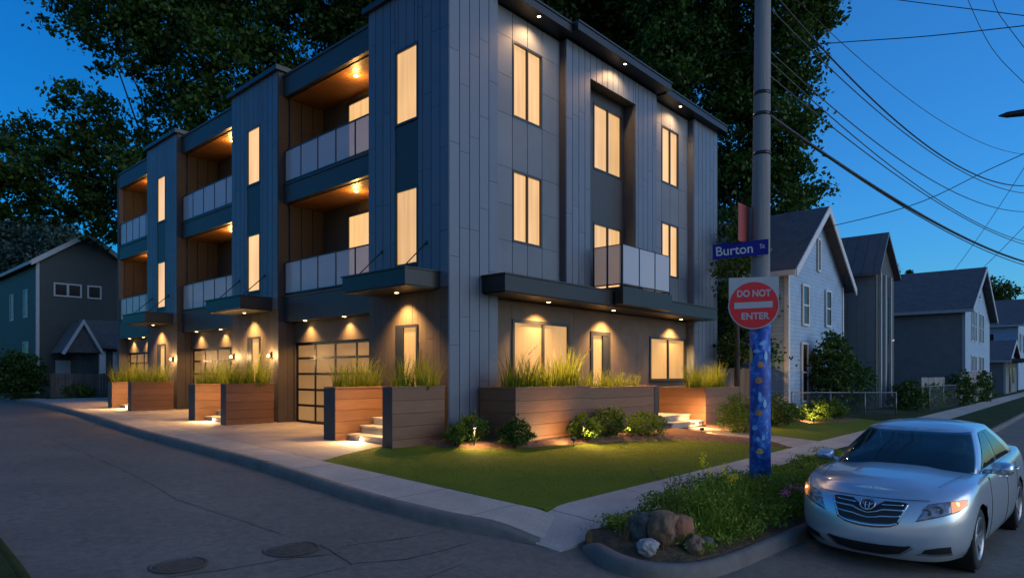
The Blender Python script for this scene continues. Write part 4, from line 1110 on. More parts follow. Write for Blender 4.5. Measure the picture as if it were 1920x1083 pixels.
mb = MB(); mb.box(.95, 1.85, -.06, -.034, 0, 2.1); mb.build('door', M['greytrim'], h)
mb = MB(); mb.box(3.45, 3.58, -2.26, -2.204, 0, 2.5); mb.box(5.45, 5.58, -2.26, -2.204, 0, 2.5); mb.box(3.45, 5.58, -2.26, -2.204, 2.502, 2.63); mb.build('garage_trim', M['greytrim'], h)
mb = MB()
for i in range(4): mb.box(3.582, 5.448, -2.23, -2.204, .02 + i * .62, .02 + i * .62 + .6)
mb.build('garage_door', mat('pale_garage_door', (.24, .30, .34), rough=.6), h)

def mesh_fence(x0, y0, x1, y1, hgt, label, n=4, zoff=.15, cell=.11, name='wire_fence'):
    root = empty(name, (x0, y0, zr(y0) + zoff), 0, label, 'fence')
    a = Vector((0, 0, 0)); b = Vector((x1 - x0, y1 - y0, zr(y1) - zr(y0)))
    up = Vector((0, 0, hgt))
    for i in range(n + 1):
        p = a.lerp(b, i / n); mb = MB(); mb.tube([p + Vector((0, 0, -.1)), p + up], .03, 8); mb.lathe([(.034, 0), (.02, .03), (0, .04)], tuple(p + up), 'z', 8); mb.build('post', M['galv'], root)
    mb = MB(); mb.tube([a + up * .985, b + up * .985], .022, 8); mb.build('top_rail', M['galv'], root)
    mb = MB(); L_ = (b - a).length; d = (b - a) / L_; k = -hgt
    while k < L_:
        for s in (1, -1):
            t0, t1 = (max(0, k), min(L_, k + hgt))
            if t1 - t0 < .02: continue
            z0, z1 = (t0 - k, t1 - k) if s == 1 else (hgt - (t0 - k), hgt - (t1 - k))
            p = a + d * t0 + Vector((0, 0, z0 * .98)); q = a + d * t1 + Vector((0, 0, z1 * .98))
            mb.tube([p, q], .0035, 3, caps=False, smooth=False)
        k += cell
    mb.build('wire_mesh', M['galv'], root); return root
def board_fence(x0, y0, x1, y1, hgt, label, m='fencewood', zoff=.15, bw=.14, name='board_fence'):
    root = empty(name, (x0, y0, zr(y0) + zoff), math.atan2(y1 - y0, x1 - x0), label, 'fence')
    L_ = math.hypot(x1 - x0, y1 - y0); n = int(L_ / bw); mb = MB()
    for i in range(n):
        hh = hgt + rng.uniform(-.015, .015); mb.box(i * bw + .004, (i + 1) * bw - .004, -.01, .012, .03, hh)
    mb.build('boards', M[m], root)
    mb = MB()
    for z in (.3, hgt - .3): mb.box(0, L_, .0125, .05, z, z + .09)
    mb.build('rail', M[m], root)
    for i in range(int(L_ / 2.4) + 1):
        mb = MB(); q = min(i * 2.4, L_ - .1); mb.box(q, q + .09, .0505, .14, -.1, hgt - .05); mb.build('post', M[m], root)
    return root
mesh_fence(24.8, 8.43, 32.0, 6.53, .98, 'galvanised wire fence with a top rail before the blue house', 3)
mesh_fence(37.4, 6.2, 47, 5.9, 1.2, 'second wire fence further along, before the grey house', 3, cell=.16)
board_fence(23.3, 10.6, 26.2, 10.2, 1.75, 'dark board fence from the apartment block to the blue house')
board_fence(39.5, 6.9, 44.5, 6.6, 1.55, 'weathered board fence at the left end of the grey house lot', 'palewood')
board_fence(45.2, 6.0, 59, 5.85, 1.9, 'tall grey board fence running past the gable of the grey house', 'palewood')
board_fence(8.9, 39.4, 12.6, 38.6, 1.25, 'dark board fence before the green house', 'fencewood')
# iron picket fence near the far planter
root = empty('picket_fence', (11.2, 38.2, zr(38) + .16), -.15, 'dark iron picket fence by the garage of the green house', 'fence')
mb = MB()
for i in range(26): mb.box(i * .12 - .008, i * .12 + .008, -.008, .008, 0, 1.35)
mb.build('picket', M['metal'], root)
mb = MB(); mb.box(0, 3.0, .0085, .03, 1.2, 1.24); mb.box(0, 3.0, .0085, .03, .12, .16); mb.build('rail', M['metal'], root)
# bird house behind the fence
root = empty('bird_house', (30.0, 8.35, zr(8) + .15), 0, 'small pale peaked bird house on a post behind the wire fence', 'bird house')
mb = MB(); mb.box(-.04, .04, -.04, .04, 0, 1.15); mb.build('post', M['greytrim'], root)
mb = MB(); mb.prism([(-.28, 1.152), (.28, 1.152), (.28, 1.45), (0, 1.8), (-.28, 1.45)], 'y', -.25, .25); mb.build('box', M['greytrim'], root)
# ------------------------------------------------------------------ pole, signs, wires, verge planting
M['pole'] = mat('weathered_pole', (.19, .19, .195), rough=.85, var=.22, vscale=5, bump=.5, bscale=24, stretch=(1, 1, .06))
def mural_mat():
    m = mat('painted_mural', (.02, .07, .30), rough=.55)
    nt = m.node_tree; N = nt.nodes; L = nt.links; b = N['Principled BSDF']
    tc = N.new('ShaderNodeTexCoord'); nz = N.new('ShaderNodeTexNoise'); nz.inputs['Scale'].default_value = 5.5; nz.inputs['Detail'].default_value = 4; nz.inputs['Distortion'].default_value = 1.2
    L.new(tc.outputs['Object'], nz.inputs['Vector'])
    cr = N.new('ShaderNodeValToRGB'); e = cr.color_ramp.elements
    e[0].position = .30; e[0].color = (.006, .02, .13, 1); e[1].position = .72; e[1].color = (.16, .40, .72, 1)
    q = cr.color_ramp.elements.new(.48); q.color = (.012, .065, .36, 1)
    q = cr.color_ramp.elements.new(.60); q.color = (.03, .16, .52, 1)
    L.new(nz.outputs['Fac'], cr.inputs['Fac']); L.new(cr.outputs['Color'], b.inputs['Base Color'])
    return m
M['mural'] = mural_mat()
M['fish'] = mat('mural_orange', (.46, .20, .075), rough=.6, var=.3, vscale=20)
M['fish2'] = mat('mural_pale_blue', (.22, .45, .66), rough=.6, var=.2, vscale=20)
M['fish3'] = mat('mural_yellow', (.42, .33, .10), rough=.6, var=.2, vscale=20)
M['signred'] = mat('sign_red', (.72, .010, .018), rough=.4, var=.06)
M['signwhite'] = mat('sign_white', (.40, .41, .42), rough=.4, var=.06)
M['signblue'] = mat('sign_blue', (.005, .008, .17), rough=.55, spec=.2)
M['signback'] = mat('faded_red_sign', (.26, .045, .042), rough=.5, var=.12)

PX, PY = 10.83, 4.2
PZ = zr(PY) + .17
pole = empty('utility_pole', (PX, PY, PZ), 0, 'grey wooden utility pole with its foot painted as a blue sea mural', 'utility pole')
mb = MB(); mb.tube([(0, 0, -.3), (0, 0, 3.0), (.02, -.025, 6.5), (.045, -.05, 10.6)], [.165, .154, .134, .112], 20)
mb.build('shaft', M['pole'], pole)
mb = MB(); mb.tube([(0, 0, .02), (0, 0, .9), (0, 0, 1.8), (0, 0, 3.0)], [.171, .168, .165, .161], 28)
wrap = mb.build('mural', M['mural'], pole)
view = math.atan2(-PY, -PX)
def on_pole(a, z, r=.168): return Vector((math.cos(view + a) * r, math.sin(view + a) * r, z))
def spot_patch(mb, a0, z0, pts, dr=.003):
    """flat painted figure following the round of the pole"""
    vs = [on_pole(a0, z0, .171 + dr)] + [on_pole(a0 + p[0] / .17, z0 + p[1], .171 + dr) for p in pts]
    n = len(pts); mb.add(vs, [(0, i + 1, (i + 1) % n + 1) for i in range(n)])
ov = lambda a, b, n=14, s=1: [(a * math.cos(2 * math.pi * i / n) * (1 + .18 * math.sin(5 * i)), b * math.sin(2 * math.pi * i / n) * (1 + .18 * math.cos(3 * i))) for i in range(n)]
for nm, mt_, items in (('turtle', 'fish', ((.05, 2.06, ov(.05, .05)), (-.12, 1.80, ov(.06, .055)), (-.10, 1.27, ov(.055, .05)))),
        ('wave_fleck', 'fish2', ((.0, 1.53, ov(.03, .08)), (.45, 1.42, ov(.03, .07)), (-.5, 1.02, ov(.05, .04)), (.3, .86, ov(.025, .045)), (.2, 2.4, ov(.05, .03)), (.55, 2.2, ov(.03, .08)), (-.2, .84, ov(.03, .035)), (-.3, 2.28, ov(.06, .03)))),
        ('yellow_fleck', 'fish3', ((-.95, 2.22, ov(.045, .13)), (-.02, .64, ov(.055, .05))))):
    for (a, z, p) in items:
        mb = MB(); spot_patch(mb, a, z, p); mb.build(nm, M[mt_], wrap)
for z, r in ((5.55, .141), (6.2, .137), (6.55, .135), (9.6, .119)):
    mb = MB(); mb.lathe([(r - .004, -.03), (r + .004, -.028), (r + .004, .028), (r - .004, .03)], (.02 * z / 6.5, -.025 * z / 6.5, z), 'z', 20); mb.build('band', M['metal'], pole)
mb = MB(); mb.tube([(.0, -.13, 6.2), (.08, -.26, 6.22)], .02, 8); mb.build('hook', M['metal'], pole)
mb = MB(); mb.box(-.06, .06, -1.1, 1.1, 9.75, 9.9)
mb.build('cross_arm', M['pole'], pole)
mb = MB()
for yy in (-1.0, -.55, .55, 1.0): mb.lathe([(.02, 0), (.05, .02), (.035, .06), (.05, .09), (.02, .14), (0, .15)], (0, yy, 9.9), 'z', 10)
mb.build('insulator', mat('insulator', (.2, .12, .08), rough=.3), pole)

def text_mesh(body, size, m, parent, name, loc, rot, ext=.0015, sx=1.0, align='CENTER', bold=0.0):
    cu = bpy.data.curves.new(name, 'FONT'); cu.body = body; cu.size = size; cu.extrude = ext; cu.align_x = align; cu.align_y = 'CENTER'; cu.offset = bold
    t = bpy.data.objects.new(name, cu); col.objects.link(t)
    dg = bpy.context.evaluated_depsgraph_get()
    me = bpy.data.meshes.new_from_object(t.evaluated_get(dg)); me.name = name
    bpy.data.objects.remove(t)
    me.materials.clear(); me.materials.append(m)
    o = link_mesh(name, me, parent); o.location = loc; o.rotation_euler = rot; o.scale = (sx, 1, 1)
    return o
# signs face the junction; in each sign's own frame x runs right, z up and -y is the face
face = math.atan2(-PX, PY)   # turn so that -y points along 'view'
srot = view + math.pi / 2
sgn = empty('do_not_enter_sign', (PX + math.cos(view) * .195 - .07, PY + math.sin(view) * .195 + .078, PZ + 3.03), srot + .06,
            'round red and white DO NOT ENTER sign on the painted utility pole', 'road sign')
Rr = .395
mb = MB()
out = [(-.385, .46), (.385, .45), (.385, .06)] + [(Rr * math.cos(t), Rr * math.sin(t)) for t in [R(4) - R(188) * i / 24 for i in range(25)]] + [(-.385, .06)]
mb.prism(out, 'y', 0, .006); mb.build('plate', M['signwhite'], sgn)
mb = MB(); mb.prism([(Rr * .955 * math.cos(2 * math.pi * i / 48), Rr * .955 * math.sin(2 * math.pi * i / 48)) for i in range(48)], 'y', -.004, -.0005); mb.build('disc', M['signred'], sgn)
mb = MB(); mb.prism([(-.30, -.055), (.29, -.045), (.29, .055), (-.30, .045)], 'y', -.008, -.0045); mb.build('bar', M['signwhite'], sgn)
text_mesh('DO NOT', .150, M['signwhite'], sgn, 'lettering', (0, -.0062, .185), (R(90), 0, 0), bold=.005, sx=.86)
text_mesh('ENTER', .150, M['signwhite'], sgn, 'lettering', (.02, -.0062, -.185), (R(90), 0, 0), bold=.004, sx=.95)
mb = MB()
for z in (.3, -.25): mb.box(-.05, .05, .0065, .04, z - .02, z + .02)
mb.build('bracket', M['galv'], sgn)
stn = empty('street_name_sign', (PX + math.cos(view) * .19, PY + math.sin(view) * .19, PZ + 3.95), srot + .10,
            'blue street name sign reading Burton on the utility pole', 'street sign')
mb = MB(); tl = .055
mb.prism([(-.74, -.125 - .02), (.13, -.125 + .03), (.13, .125 + .03), (-.74, .125 - .02)], 'y', 0, .008); mb.build('blade', M['signblue'], stn)
text_mesh('Burton', .215, M['signwhite'], stn, 'lettering', (-.40, -.0025, -.008), (R(90), -R(3.3), 0), bold=.002, sx=.98)
text_mesh('St', .105, M['signwhite'], stn, 'small_lettering', (.035, -.0025, .04), (R(90), -R(3.3), 0))
mb = MB(); mb.box(-.04, .04, .0085, .045, -.12, .15); mb.build('bracket', M['galv'], stn)
crs = empty('street_name_sign', (PX - .14, PY + .17, PZ + 4.42), srot + R(66), 'faded red street name blade seen nearly edge on, above the blue one', 'street sign')
mb = MB(); mb.prism([(-.30, -.34), (.24, -.34), (.24, .28), (-.30, .28)], 'y', 0, .01); mb.build('blade', M['signback'], crs)
mb = MB(); mb.box(.2, .36, .0105, .05, -.1, .1); mb.build('bracket', M['galv'], crs)

# ---- overhead wires
M['wire'] = mat('wire', (.012, .013, .014), rough=.6)
M['wire_green'] = mat('aged_wire', (.035, .055, .045), rough=.6)
wd = (math.cos(R(-8)), math.sin(R(-8)))
def span(name, k, r, label, m='wire', s0=0.0, s1=24.0, dy=0.0):
    mb = MB(); pts = []
    for i in range(49):
        s = s0 + (s1 - s0) * i / 48; pts.append((PX + wd[0] * s, PY + wd[1] * s, k[0] * s * s + k[1] * s + k[2]))
    mb.tube(pts, r, 6); return tag(mb.build(name, M[m]), label, 'wire', 'overhead lines running off the utility pole')
span('cable', (.0044, -.1149, 6.60), .030, 'thick black cable bundle, lowest of the lines leaving the pole')
span('cable', (.0046, -.125, 6.60), .012, 'thin wire hanging just under the thick cable bundle')
span('cable', (.0127, -.2348, 8.785), .017, 'black cable second from the top of the lines sweeping right from the pole')
span('cable', (.0098, -.1803, 8.443), .011, 'thin dark line hanging just below the black cable', 'wire_green')
span('cable', (.0097, -.1717, 7.71), .011, 'greenish wire, uppermost of the middle three', 'wire_green')
span('cable', (.0072, -.1778, 7.54), .011, 'greenish wire, middle one of the middle three', 'wire_green')
span('cable', (.0057, -.1438, 7.287), .011, 'greenish wire, lowest of the middle three', 'wire_green')
span('cable', (.0097, -.1367, 9.025), .007, 'faint hair thin line, topmost of those sweeping right from the pole')
def drop(name, pts, r, label, sag=.12):
    a, b = Vector(pts[0]), Vector(pts[-1]); mb = MB()
    if len(pts) == 2: q = [a.lerp(b, i / 20) - Vector((0, 0, sag * 4 * (i / 20) * (1 - i / 20))) for i in range(21)]
    else: q = [Vector(p[:3]) for p in smooth_path([tuple(p) for p in pts], 6)]
    mb.tube(q, r, 6); return tag(mb.build(name, M['wire']), label, 'wire')
drop('service_wire', [(29.6, 10.0, 8.3), (28.69, 5.5, 8.57), (29.51, 3.09, 9.65), (29.67, 1.43, 10.28)], .016, 'service wire rising from the blue house roof to the upper right')
drop('service_wire', [(25.4, 11.6, 15.2), (25.58, 7.46, 14.32), (25.73, 4.3, 13.56), (25.8, 1.24, 12.92)], .016, 'nearly level wire crossing the sky just below the top of the view')
drop('service_wire', [(21.3, 8.1, 14.5), (21.86, 5.61, 13.77), (22.43, 3.48, 12.91), (23.22, 1.12, 11.99)], .012, 'uppermost wire crossing the top right corner')
drop('service_wire', [(20.44, 2.71, 12.6), (20.58, 2.55, 11.92), (21.0, 2.09, 10.67), (21.56, 1.47, 9.77), (21.93, 1.05, 9.28)], .008, 'steep thin wire falling near the right edge, left one')
drop('service_wire', [(18.49, 1.89, 11.02), (18.61, 1.75, 10.53), (18.77, 1.57, 10.17), (19.35, 0.93, 9.06)], .008, 'steep thin wire falling at the right edge, right one')
drop('service_wire', [(71.81, 9.91, 11.76), (51.59, 2.48, 16.91)], .02, 'faint far wire above the grey house, left one', .3)
drop('service_wire', [(67.33, 7.42, 10.96), (54.63, 2.09, 13.87)], .02, 'faint far wire above the grey house, right one', .1)
drop('service_wire', [(3.0, 41.5, 11.9), (7.21, 36.83, 13.45)], .022, 'wire entering the tree at the left edge', .2)
# street lamp whose head reaches into the right edge
lamp = empty('street_lamp', (26.2, -4.2, zr(-4)), 0, 'unlit street lamp arm reaching in from the right edge', 'street lamp')
mb = MB(); mb.tube([(0, 0, 0), (0, 0, 9.6)], [.12, .08], 14); mb.build('pole', M['galv'], lamp)
mb = MB(); mb.tube([(0, 0, 9.4), (-.4, 2.2, 10.0), (-1.2, 5.5, 10.12)], [.05, .045, .04], 8); mb.build('arm', M['galv'], lamp)
mb = MB(); mb.tube([(-1.2, 5.5, 10.12), (-1.3, 5.9, 10.14), (-1.4, 6.3, 10.15), (-1.43, 6.5, 10.16)], [.05, .11, .09, .02], 12); mb.build('lamp_head', M['metal'], lamp)

# ---- verge planting and stones
vz = lambda x, y: zr(y) + .15 + .06
def rock(x, y, r, label, m, seed, name='boulder', sub=4, rough_=.22, sink=.25, yaw=0, flat=9):
    bm = bmesh.new(); bmesh.ops.create_icosphere(bm, subdivisions=sub, radius=1)
    for v in bm.verts:
        p = v.co.copy()
        n = noise.fractal(p * 1.4 + Vector((seed * 7.3, 0, 0)), 1.0, 2.0, 4)
        q = noise.cell(p * 2.1 + Vector((seed, 2, 1)))
        v.co = p * (1 + rough_ * n + .07 * (q - .5))
        zc_ = v.co.z if v.co.z < flat else flat + (v.co.z - flat) * .25
        v.co = Vector((v.co.x * r[0], v.co.y * r[1], zc_ * r[2]))
    me = bpy.data.meshes.new(name); bm.to_mesh(me); bm.free(); me.materials.append(m)
    me.polygons.foreach_set('use_smooth', [True] * len(me.polygons))
    o = link_mesh(name, me); o.location = (x, y, vz(x, y) + r[2] * (1 - sink) - .05); o.rotation_euler = (0, 0, yaw)
    return tag(o, label, 'boulder')
M['slate'] = mat('slate_rock', (.030, .042, .048), rough=.8, var=.25, vscale=4, bump=.7, bscale=14)
M['tanrock'] = mat('tan_rock', (.17, .10, .062), rough=.85, var=.35, vscale=3.5, bump=.9, bscale=12)
M['redrock'] = mat('red_rock', (.22, .090, .050), rough=.85, var=.3, vscale=3.5, bump=.9, bscale=12)
M['whiterock'] = mat('white_rock', (.27, .26, .26), rough=.8, var=.2, vscale=8, bump=.9, bscale=16)
M['greyrock'] = mat('grey_rock', (.12, .115, .11), rough=.85, var=.3, vscale=6, bump=.8, bscale=16)
rock(6.57, 3.92, (.16, .13, .25), 'upright dark slate boulder at the tip of the verge', M['slate'], 1, flat=.5)
rock(6.68, 3.70, (.20, .18, .28), 'tall flat topped tan boulder beside the dark slate one', M['tanrock'], 2, rough_=.13, flat=.55)
rock(6.82, 3.56, (.17, .15, .25), 'rusty red brown boulder leaning on the tall tan one', M['redrock'], 3, rough_=.13, flat=.55)
rock(6.27, 3.66, (.13, .11, .105), 'white rounded stone in front of the slate boulder', M['whiterock'], 4, rough_=.26, flat=.7)
rock(6.74, 3.33, (.15, .11, .11), 'low brown stone at the kerb before the red boulder', M['tanrock'], 5)
rock(7.0, 3.33, (.085, .08, .08), 'small grey stone right of the low brown one', M['greyrock'], 6)
M['weed'] = leaf_mat('verge_leaves', (.14, .205, .026), .55, .25)
M['weed2'] = leaf_mat('bright_verge_leaves', (.16, .25, .03), .45, .3)
M['dry'] = leaf_mat('dry_stems', (.16, .115, .05), .4, .2)
M['yellow'] = leaf_mat('yellow_petals', (.75, .58, .04), .3, .25)
M['pink'] = leaf_mat('pink_petals', (.70, .20, .34), .4, .25)
def verge_mass():
    """unbroken low greenery of the verge"""
    P = []
    for i in range(1500):
        x = 6.7 + 9.5 * rng.random() ** 1.25; lo, hi = verge_lo(x) + .05, verge_hi(x) - .05
        y = lo + (hi - lo) * rng.random()
        hh = (.19 + .26 * noise.noise(Vector((x * 1.5, y * 1.8, 4)))) * (1.0 if x > 7.4 else .45) * (1 if x < 10.6 else .38) * (.55 + .45 * sst(.1, .6, y - verge_lo(x)))
        if hh < .04: continue
        k = 22
        p = nrg.normal(size=(k, 3)) * np.array([.07, .07, .0]); p[:, 2] = nrg.random(k) * hh * 1.5
        p[:, 0] += x; p[:, 1] += y; p[:, 2] += vz(x, y)
        P.append(p)
    return np.concatenate(P)
tag(leaf_mesh('ground_cover', verge_mass(), .060, .026, M['weed']), kind='stuff')
wm = [blades_mesh('grass_tuft', 150, .16, .50, .15, .7, 0, .006, 80 + i) for i in range(3)]
dm = [blades_mesh('dry_tuft', 34, .2, .62, .10, .6, 12, .004, 90 + i) for i in range(2)]
for me in wm: me.materials[0] = M['weed2']
for me in dm: me.materials[0] = M['dry']; me.materials[1] = M['dry']
def tuft(me, x, y, s, label, cat='grass tuft', name='grass_tuft', sz=1.0):
    o = link_mesh(name, me, loc=(x, y, vz(x, y) - .03)); o.scale = (s, s, s * sz); o.rotation_euler = (0, 0, rng.uniform(0, 6)); return tag(o, label, cat)
tuft(wm[0], 7.30, 3.52, .9, 'bright green grass tuft right of the rocks, nearest the kerb')
tuft(wm[1], 7.62, 3.42, 1.0, 'bright green arching grass clump in the middle of the verge front')
tuft(wm[2], 8.0, 3.75, 1.05, 'tall green grass clump behind the arching one')
tuft(wm[0], 8.6, 4.05, 1.1, 'tall green grass clump in the back of the verge towards the footpath')
tuft(wm[1], 9.5, 3.95, 1.05, 'green grass clump just left of the painted pole')
tuft(wm[2], 10.35, 4.25, .8, 'green grass clump at the left foot of the painted pole')
tuft(wm[0], 11.15, 3.95, .8, 'green grass clump at the right foot of the painted pole')
tuft(wm[1], 9.1, 3.4, .85, 'green grass clump beside the pink flowers')
tuft(dm[0], 6.48, 3.60, .75, 'dry straw coloured grass in front of the tan boulder', name='dry_tuft')
tuft(dm[1], 6.40, 4.05, .6, 'dry brown grass at the very tip of the verge', name='dry_tuft')
tuft(dm[0], 7.55, 4.0, 1.15, 'tall dry seed stalks behind the rocks', name='dry_tuft')
tuft(dm[1], 8.1, 4.25, 1.1, 'tall dry seed stalks beside the yellow flowers', name='dry_tuft')
tuft(dm[1], 6.05, 4.28, .35, 'little brown weed at the foot of the kerb tip', name='dry_tuft')
kinds = ('upright green grass tuft', 'bushy green weed', 'leafy green weed')
for i, (x, y, s, h_) in enumerate(((7.35, 3.95, .8, 1.1), (7.9, 4.05, .95, 1.2), (8.35, 3.5, .8, 1.0), (8.75, 3.7, .95, 1.25), (9.35, 4.3, .9, 1.2), (9.85, 3.7, .8, 1.0), (10.2, 3.5, .7, .8), (11.6, 4.3, .7, .8), (12.3, 3.8, .7, .7))):
    tuft((wm + dm)[i % 3], x, y, s, f'{kinds[i % 3]} amid the verge cover, ' + ('behind the tan boulder', 'behind the red boulder', 'above the kerb bend', 'under the yellow flowers', 'beside the footpath edge', 'left of the pink blossoms', 'above the pink blossoms', 'just past the painted pole', 'by the car windscreen')[i], sz=h_)
def flowers(name, x, y, mat_, n, hgt, spike, label, spread=.16):
    root = empty(name, (x, y, vz(x, y) - .02), 0, label, 'flowering plant')
    lp = nrg.normal(size=(260, 3)) * np.array([spread, spread, .0]); lp[:, 2] = nrg.random(260) * hgt * .75
    leaf_mesh('foliage', lp, .07, .028, M['weed'], root)
    mb = MB(); P = []
    for i in range(n):
        a, b = rng.gauss(0, spread * .7), rng.gauss(0, spread * .7); h = hgt * rng.uniform(.75, 1.1)
        mb.tube([(a * .5, b * .5, 0), (a * .8, b * .8, h * .6), (a, b, h)], .004, 4)
        q = nrg.normal(size=(36, 3)) * (np.array([.018, .018, spike]) if spike > .03 else np.array([.03, .03, .02])) + np.array([a, b, h])
        P.append(q)
    mb.build('stem', M['weed'], root)
    leaf_mesh('blossom', np.concatenate(P), .034, .026, M[mat_], root)
flowers('yellow_flower', 8.85, 4.18, 'yellow', 4, .62, .075, 'plant with tall yellow flower spikes left of the painted pole')
flowers('yellow_flower', 9.15, 3.95, 'yellow', 3, .40, .03, 'lower plant with small yellow flowers right of the tall yellow spikes', .1)
flowers('pink_flower', 9.65, 3.25, 'pink', 7, .30, .02, 'plant with pink blossoms by the front of the silver car', .17)
# short blades that break up the smooth turf edges
def turf_blades():
    V = []; 
    n = 26000
    x = 6.4 + 10.2 * nrg.random(n); y = 5.6 + 5.6 * nrg.random(n)
    keep = []
    for i in range(n):
        y0 = 5.64 if x[i] > 6.83 else 5.63 + (6.83 - x[i]) / .49 * 4.6
        y1 = lerp_table([(6.3, 10.24), (8.4, 11.15), (8.9, 11.0)], x[i]) if x[i] < 8.9 else bed_front(x[i]) + .1
        if y0 < y[i] < y1: keep.append((x[i], y[i], zr(y[i]) + .17 + .012 * nrg.random()))
    return np.array(keep)
M['turf'] = leaf_mat('turf_blades', (.10, .13, .013), .3, .2)
tag(leaf_mesh('turf_grass', turf_blades(), .032, .006, M['turf']), kind='stuff')
# ------------------------------------------------------------------ silver saloon car
M['paint'] = mat('silver_paint', (.56, .62, .68), rough=.28, metal=.6, coat=.8, spec=.5)
M['tint'] = mat('car_glass', (.035, .085, .10), rough=.03, spec=.6)
def _glass():
    nt = M['tint'].node_tree; N = nt.nodes; L = nt.links
    t = N.new('ShaderNodeBsdfTransparent'); t.inputs['Color'].default_value = (.50, .68, .70, 1)
    g = N.new('ShaderNodeBsdfGlossy'); g.inputs['Roughness'].default_value = .02
    fr = N.new('ShaderNodeFresnel'); fr.inputs['IOR'].default_value = 1.5
    m1 = N.new('ShaderNodeMixShader'); m1.inputs[0].default_value = .30
    L.new(t.outputs[0], m1.inputs[1]); L.new(N['Principled BSDF'].outputs[0], m1.inputs[2])
    m2 = N.new('ShaderNodeMixShader'); L.new(fr.outputs[0], m2.inputs[0]); L.new(m1.outputs[0], m2.inputs[1]); L.new(g.outputs[0], m2.inputs[2])
    L.new(m2.outputs[0], N['Material Output'].inputs['Surface'])
_glass()
M['seat'] = mat('seat_cloth', (.11, .11, .115), rough=.9)
M['blackp'] = mat('black_plastic', (.012, .012, .013), rough=.5)
M['chrome'] = mat('chrome', (.62, .64, .66), rough=.15, metal=1.0)
M['tyre'] = mat('tyre', (.016, .016, .017), rough=.85, bump=.2, bscale=60)
M['alloy'] = mat('alloy', (.34, .35, .37), rough=.35, metal=.8)
M['lampglass'] = mat('headlamp_glass', (.24, .23, .26), rough=.15, metal=.3, coat=1.0, var=.6, vscale=16)
M['amber'] = mat('amber_lens', (.75, .22, .03), rough=.15, coat=.8, emit=(1, .30, .03), estr=.16)
M['bulb'] = mat('lit_bulb', (1, .7, .3), emit=(1, .62, .18), estr=1.6)

CAR_TH = R(-3.0)
car = empty('car', (8.31, 2.0, zr(1.4)), CAR_TH, 'silver saloon car parked at the kerb with amber side lights glowing', 'car')
ZS = 1.09                                    # a tall saloon
Lc = 4.80
def pw(t, x): return lerp_table(t, x)
def sm(t, x, h=.06): return (pw(t, x - h) + pw(t, x) * 2 + pw(t, x + h)) / 4
W_T = [(.16, .80), (.26, .865), (.42, .895), (.58, .905), (.72, .90), (.86, .885), (.98, .855), (1.06, .82)]
X0_T = [(.14, .13), (.22, .045), (.32, .0), (.44, .0), (.58, .015), (.68, .04), (.76, .08), (.82, .15), (.88, .30)]
XR_T = [(.2, .16), (.3, .04), (.45, .0), (.62, .01), (.8, .05), (1.0, .10)]
ZT_T = [(0, .795), (.12, .815), (.35, .862), (.7, .907), (1.1, .94), (1.5, .957), (2.0, .965), (3.0, .985), (3.8, 1.02), (4.3, 1.05), (4.7, 1.04), (4.8, 1.02)]
ZB_T = [(0, .165), (.3, .155), (.6, .19), (1.6, .20), (3.4, .21), (4.3, .24), (4.8, .30)]
def zt(x): return sm(ZT_T, x, .15)
def zb_(x): return sm(ZB_T, x, .1)
NF = 2.5; LF = .80; NR_ = 2.7; LR = .6
def ring_pt(s, t):
    """s: 0 nose centre .. 1 tail centre along one side, t: 0 sill .. 1 deck edge"""
    zref = .17 + (.86 - .17) * t
    x0 = sm(X0_T, zref, .03)
    if s < .34:
        a = s / .34 * math.pi / 2; yy = math.sin(a) ** (2 / NF); x = x0 + (LF - 0) * (1 - math.cos(a) ** (2 / NF))
    elif s > .80:
        a = (1 - s) / .20 * math.pi / 2; yy = math.sin(a) ** (2 / NR_); zr2 = .3 + .72 * t; x = Lc - sm(XR_T, zr2) - LR * (1 - math.cos(a) ** (2 / NR_))
    else:
        k = (s - .34) / .46; yy = 1.0; xa = x0 + LF; xb = Lc - sm(XR_T, .3 + .72 * t) - LR; x = xa + (xb - xa) * k
    z = zb_(x) + (zt(x) - zb_(x)) * t
    w = sm(W_T, z, .04)
    w *= 1 - .035 * sst(2.6, 4.8, x) - .02 * (1 - sst(0, 1.2, x))
    if t > .93: w -= .018 * (t - .93) / .07
    return Vector((x, yy * w, z))
NS, NT = 150, 22
ts = [i / NT for i in range(NT + 1)]
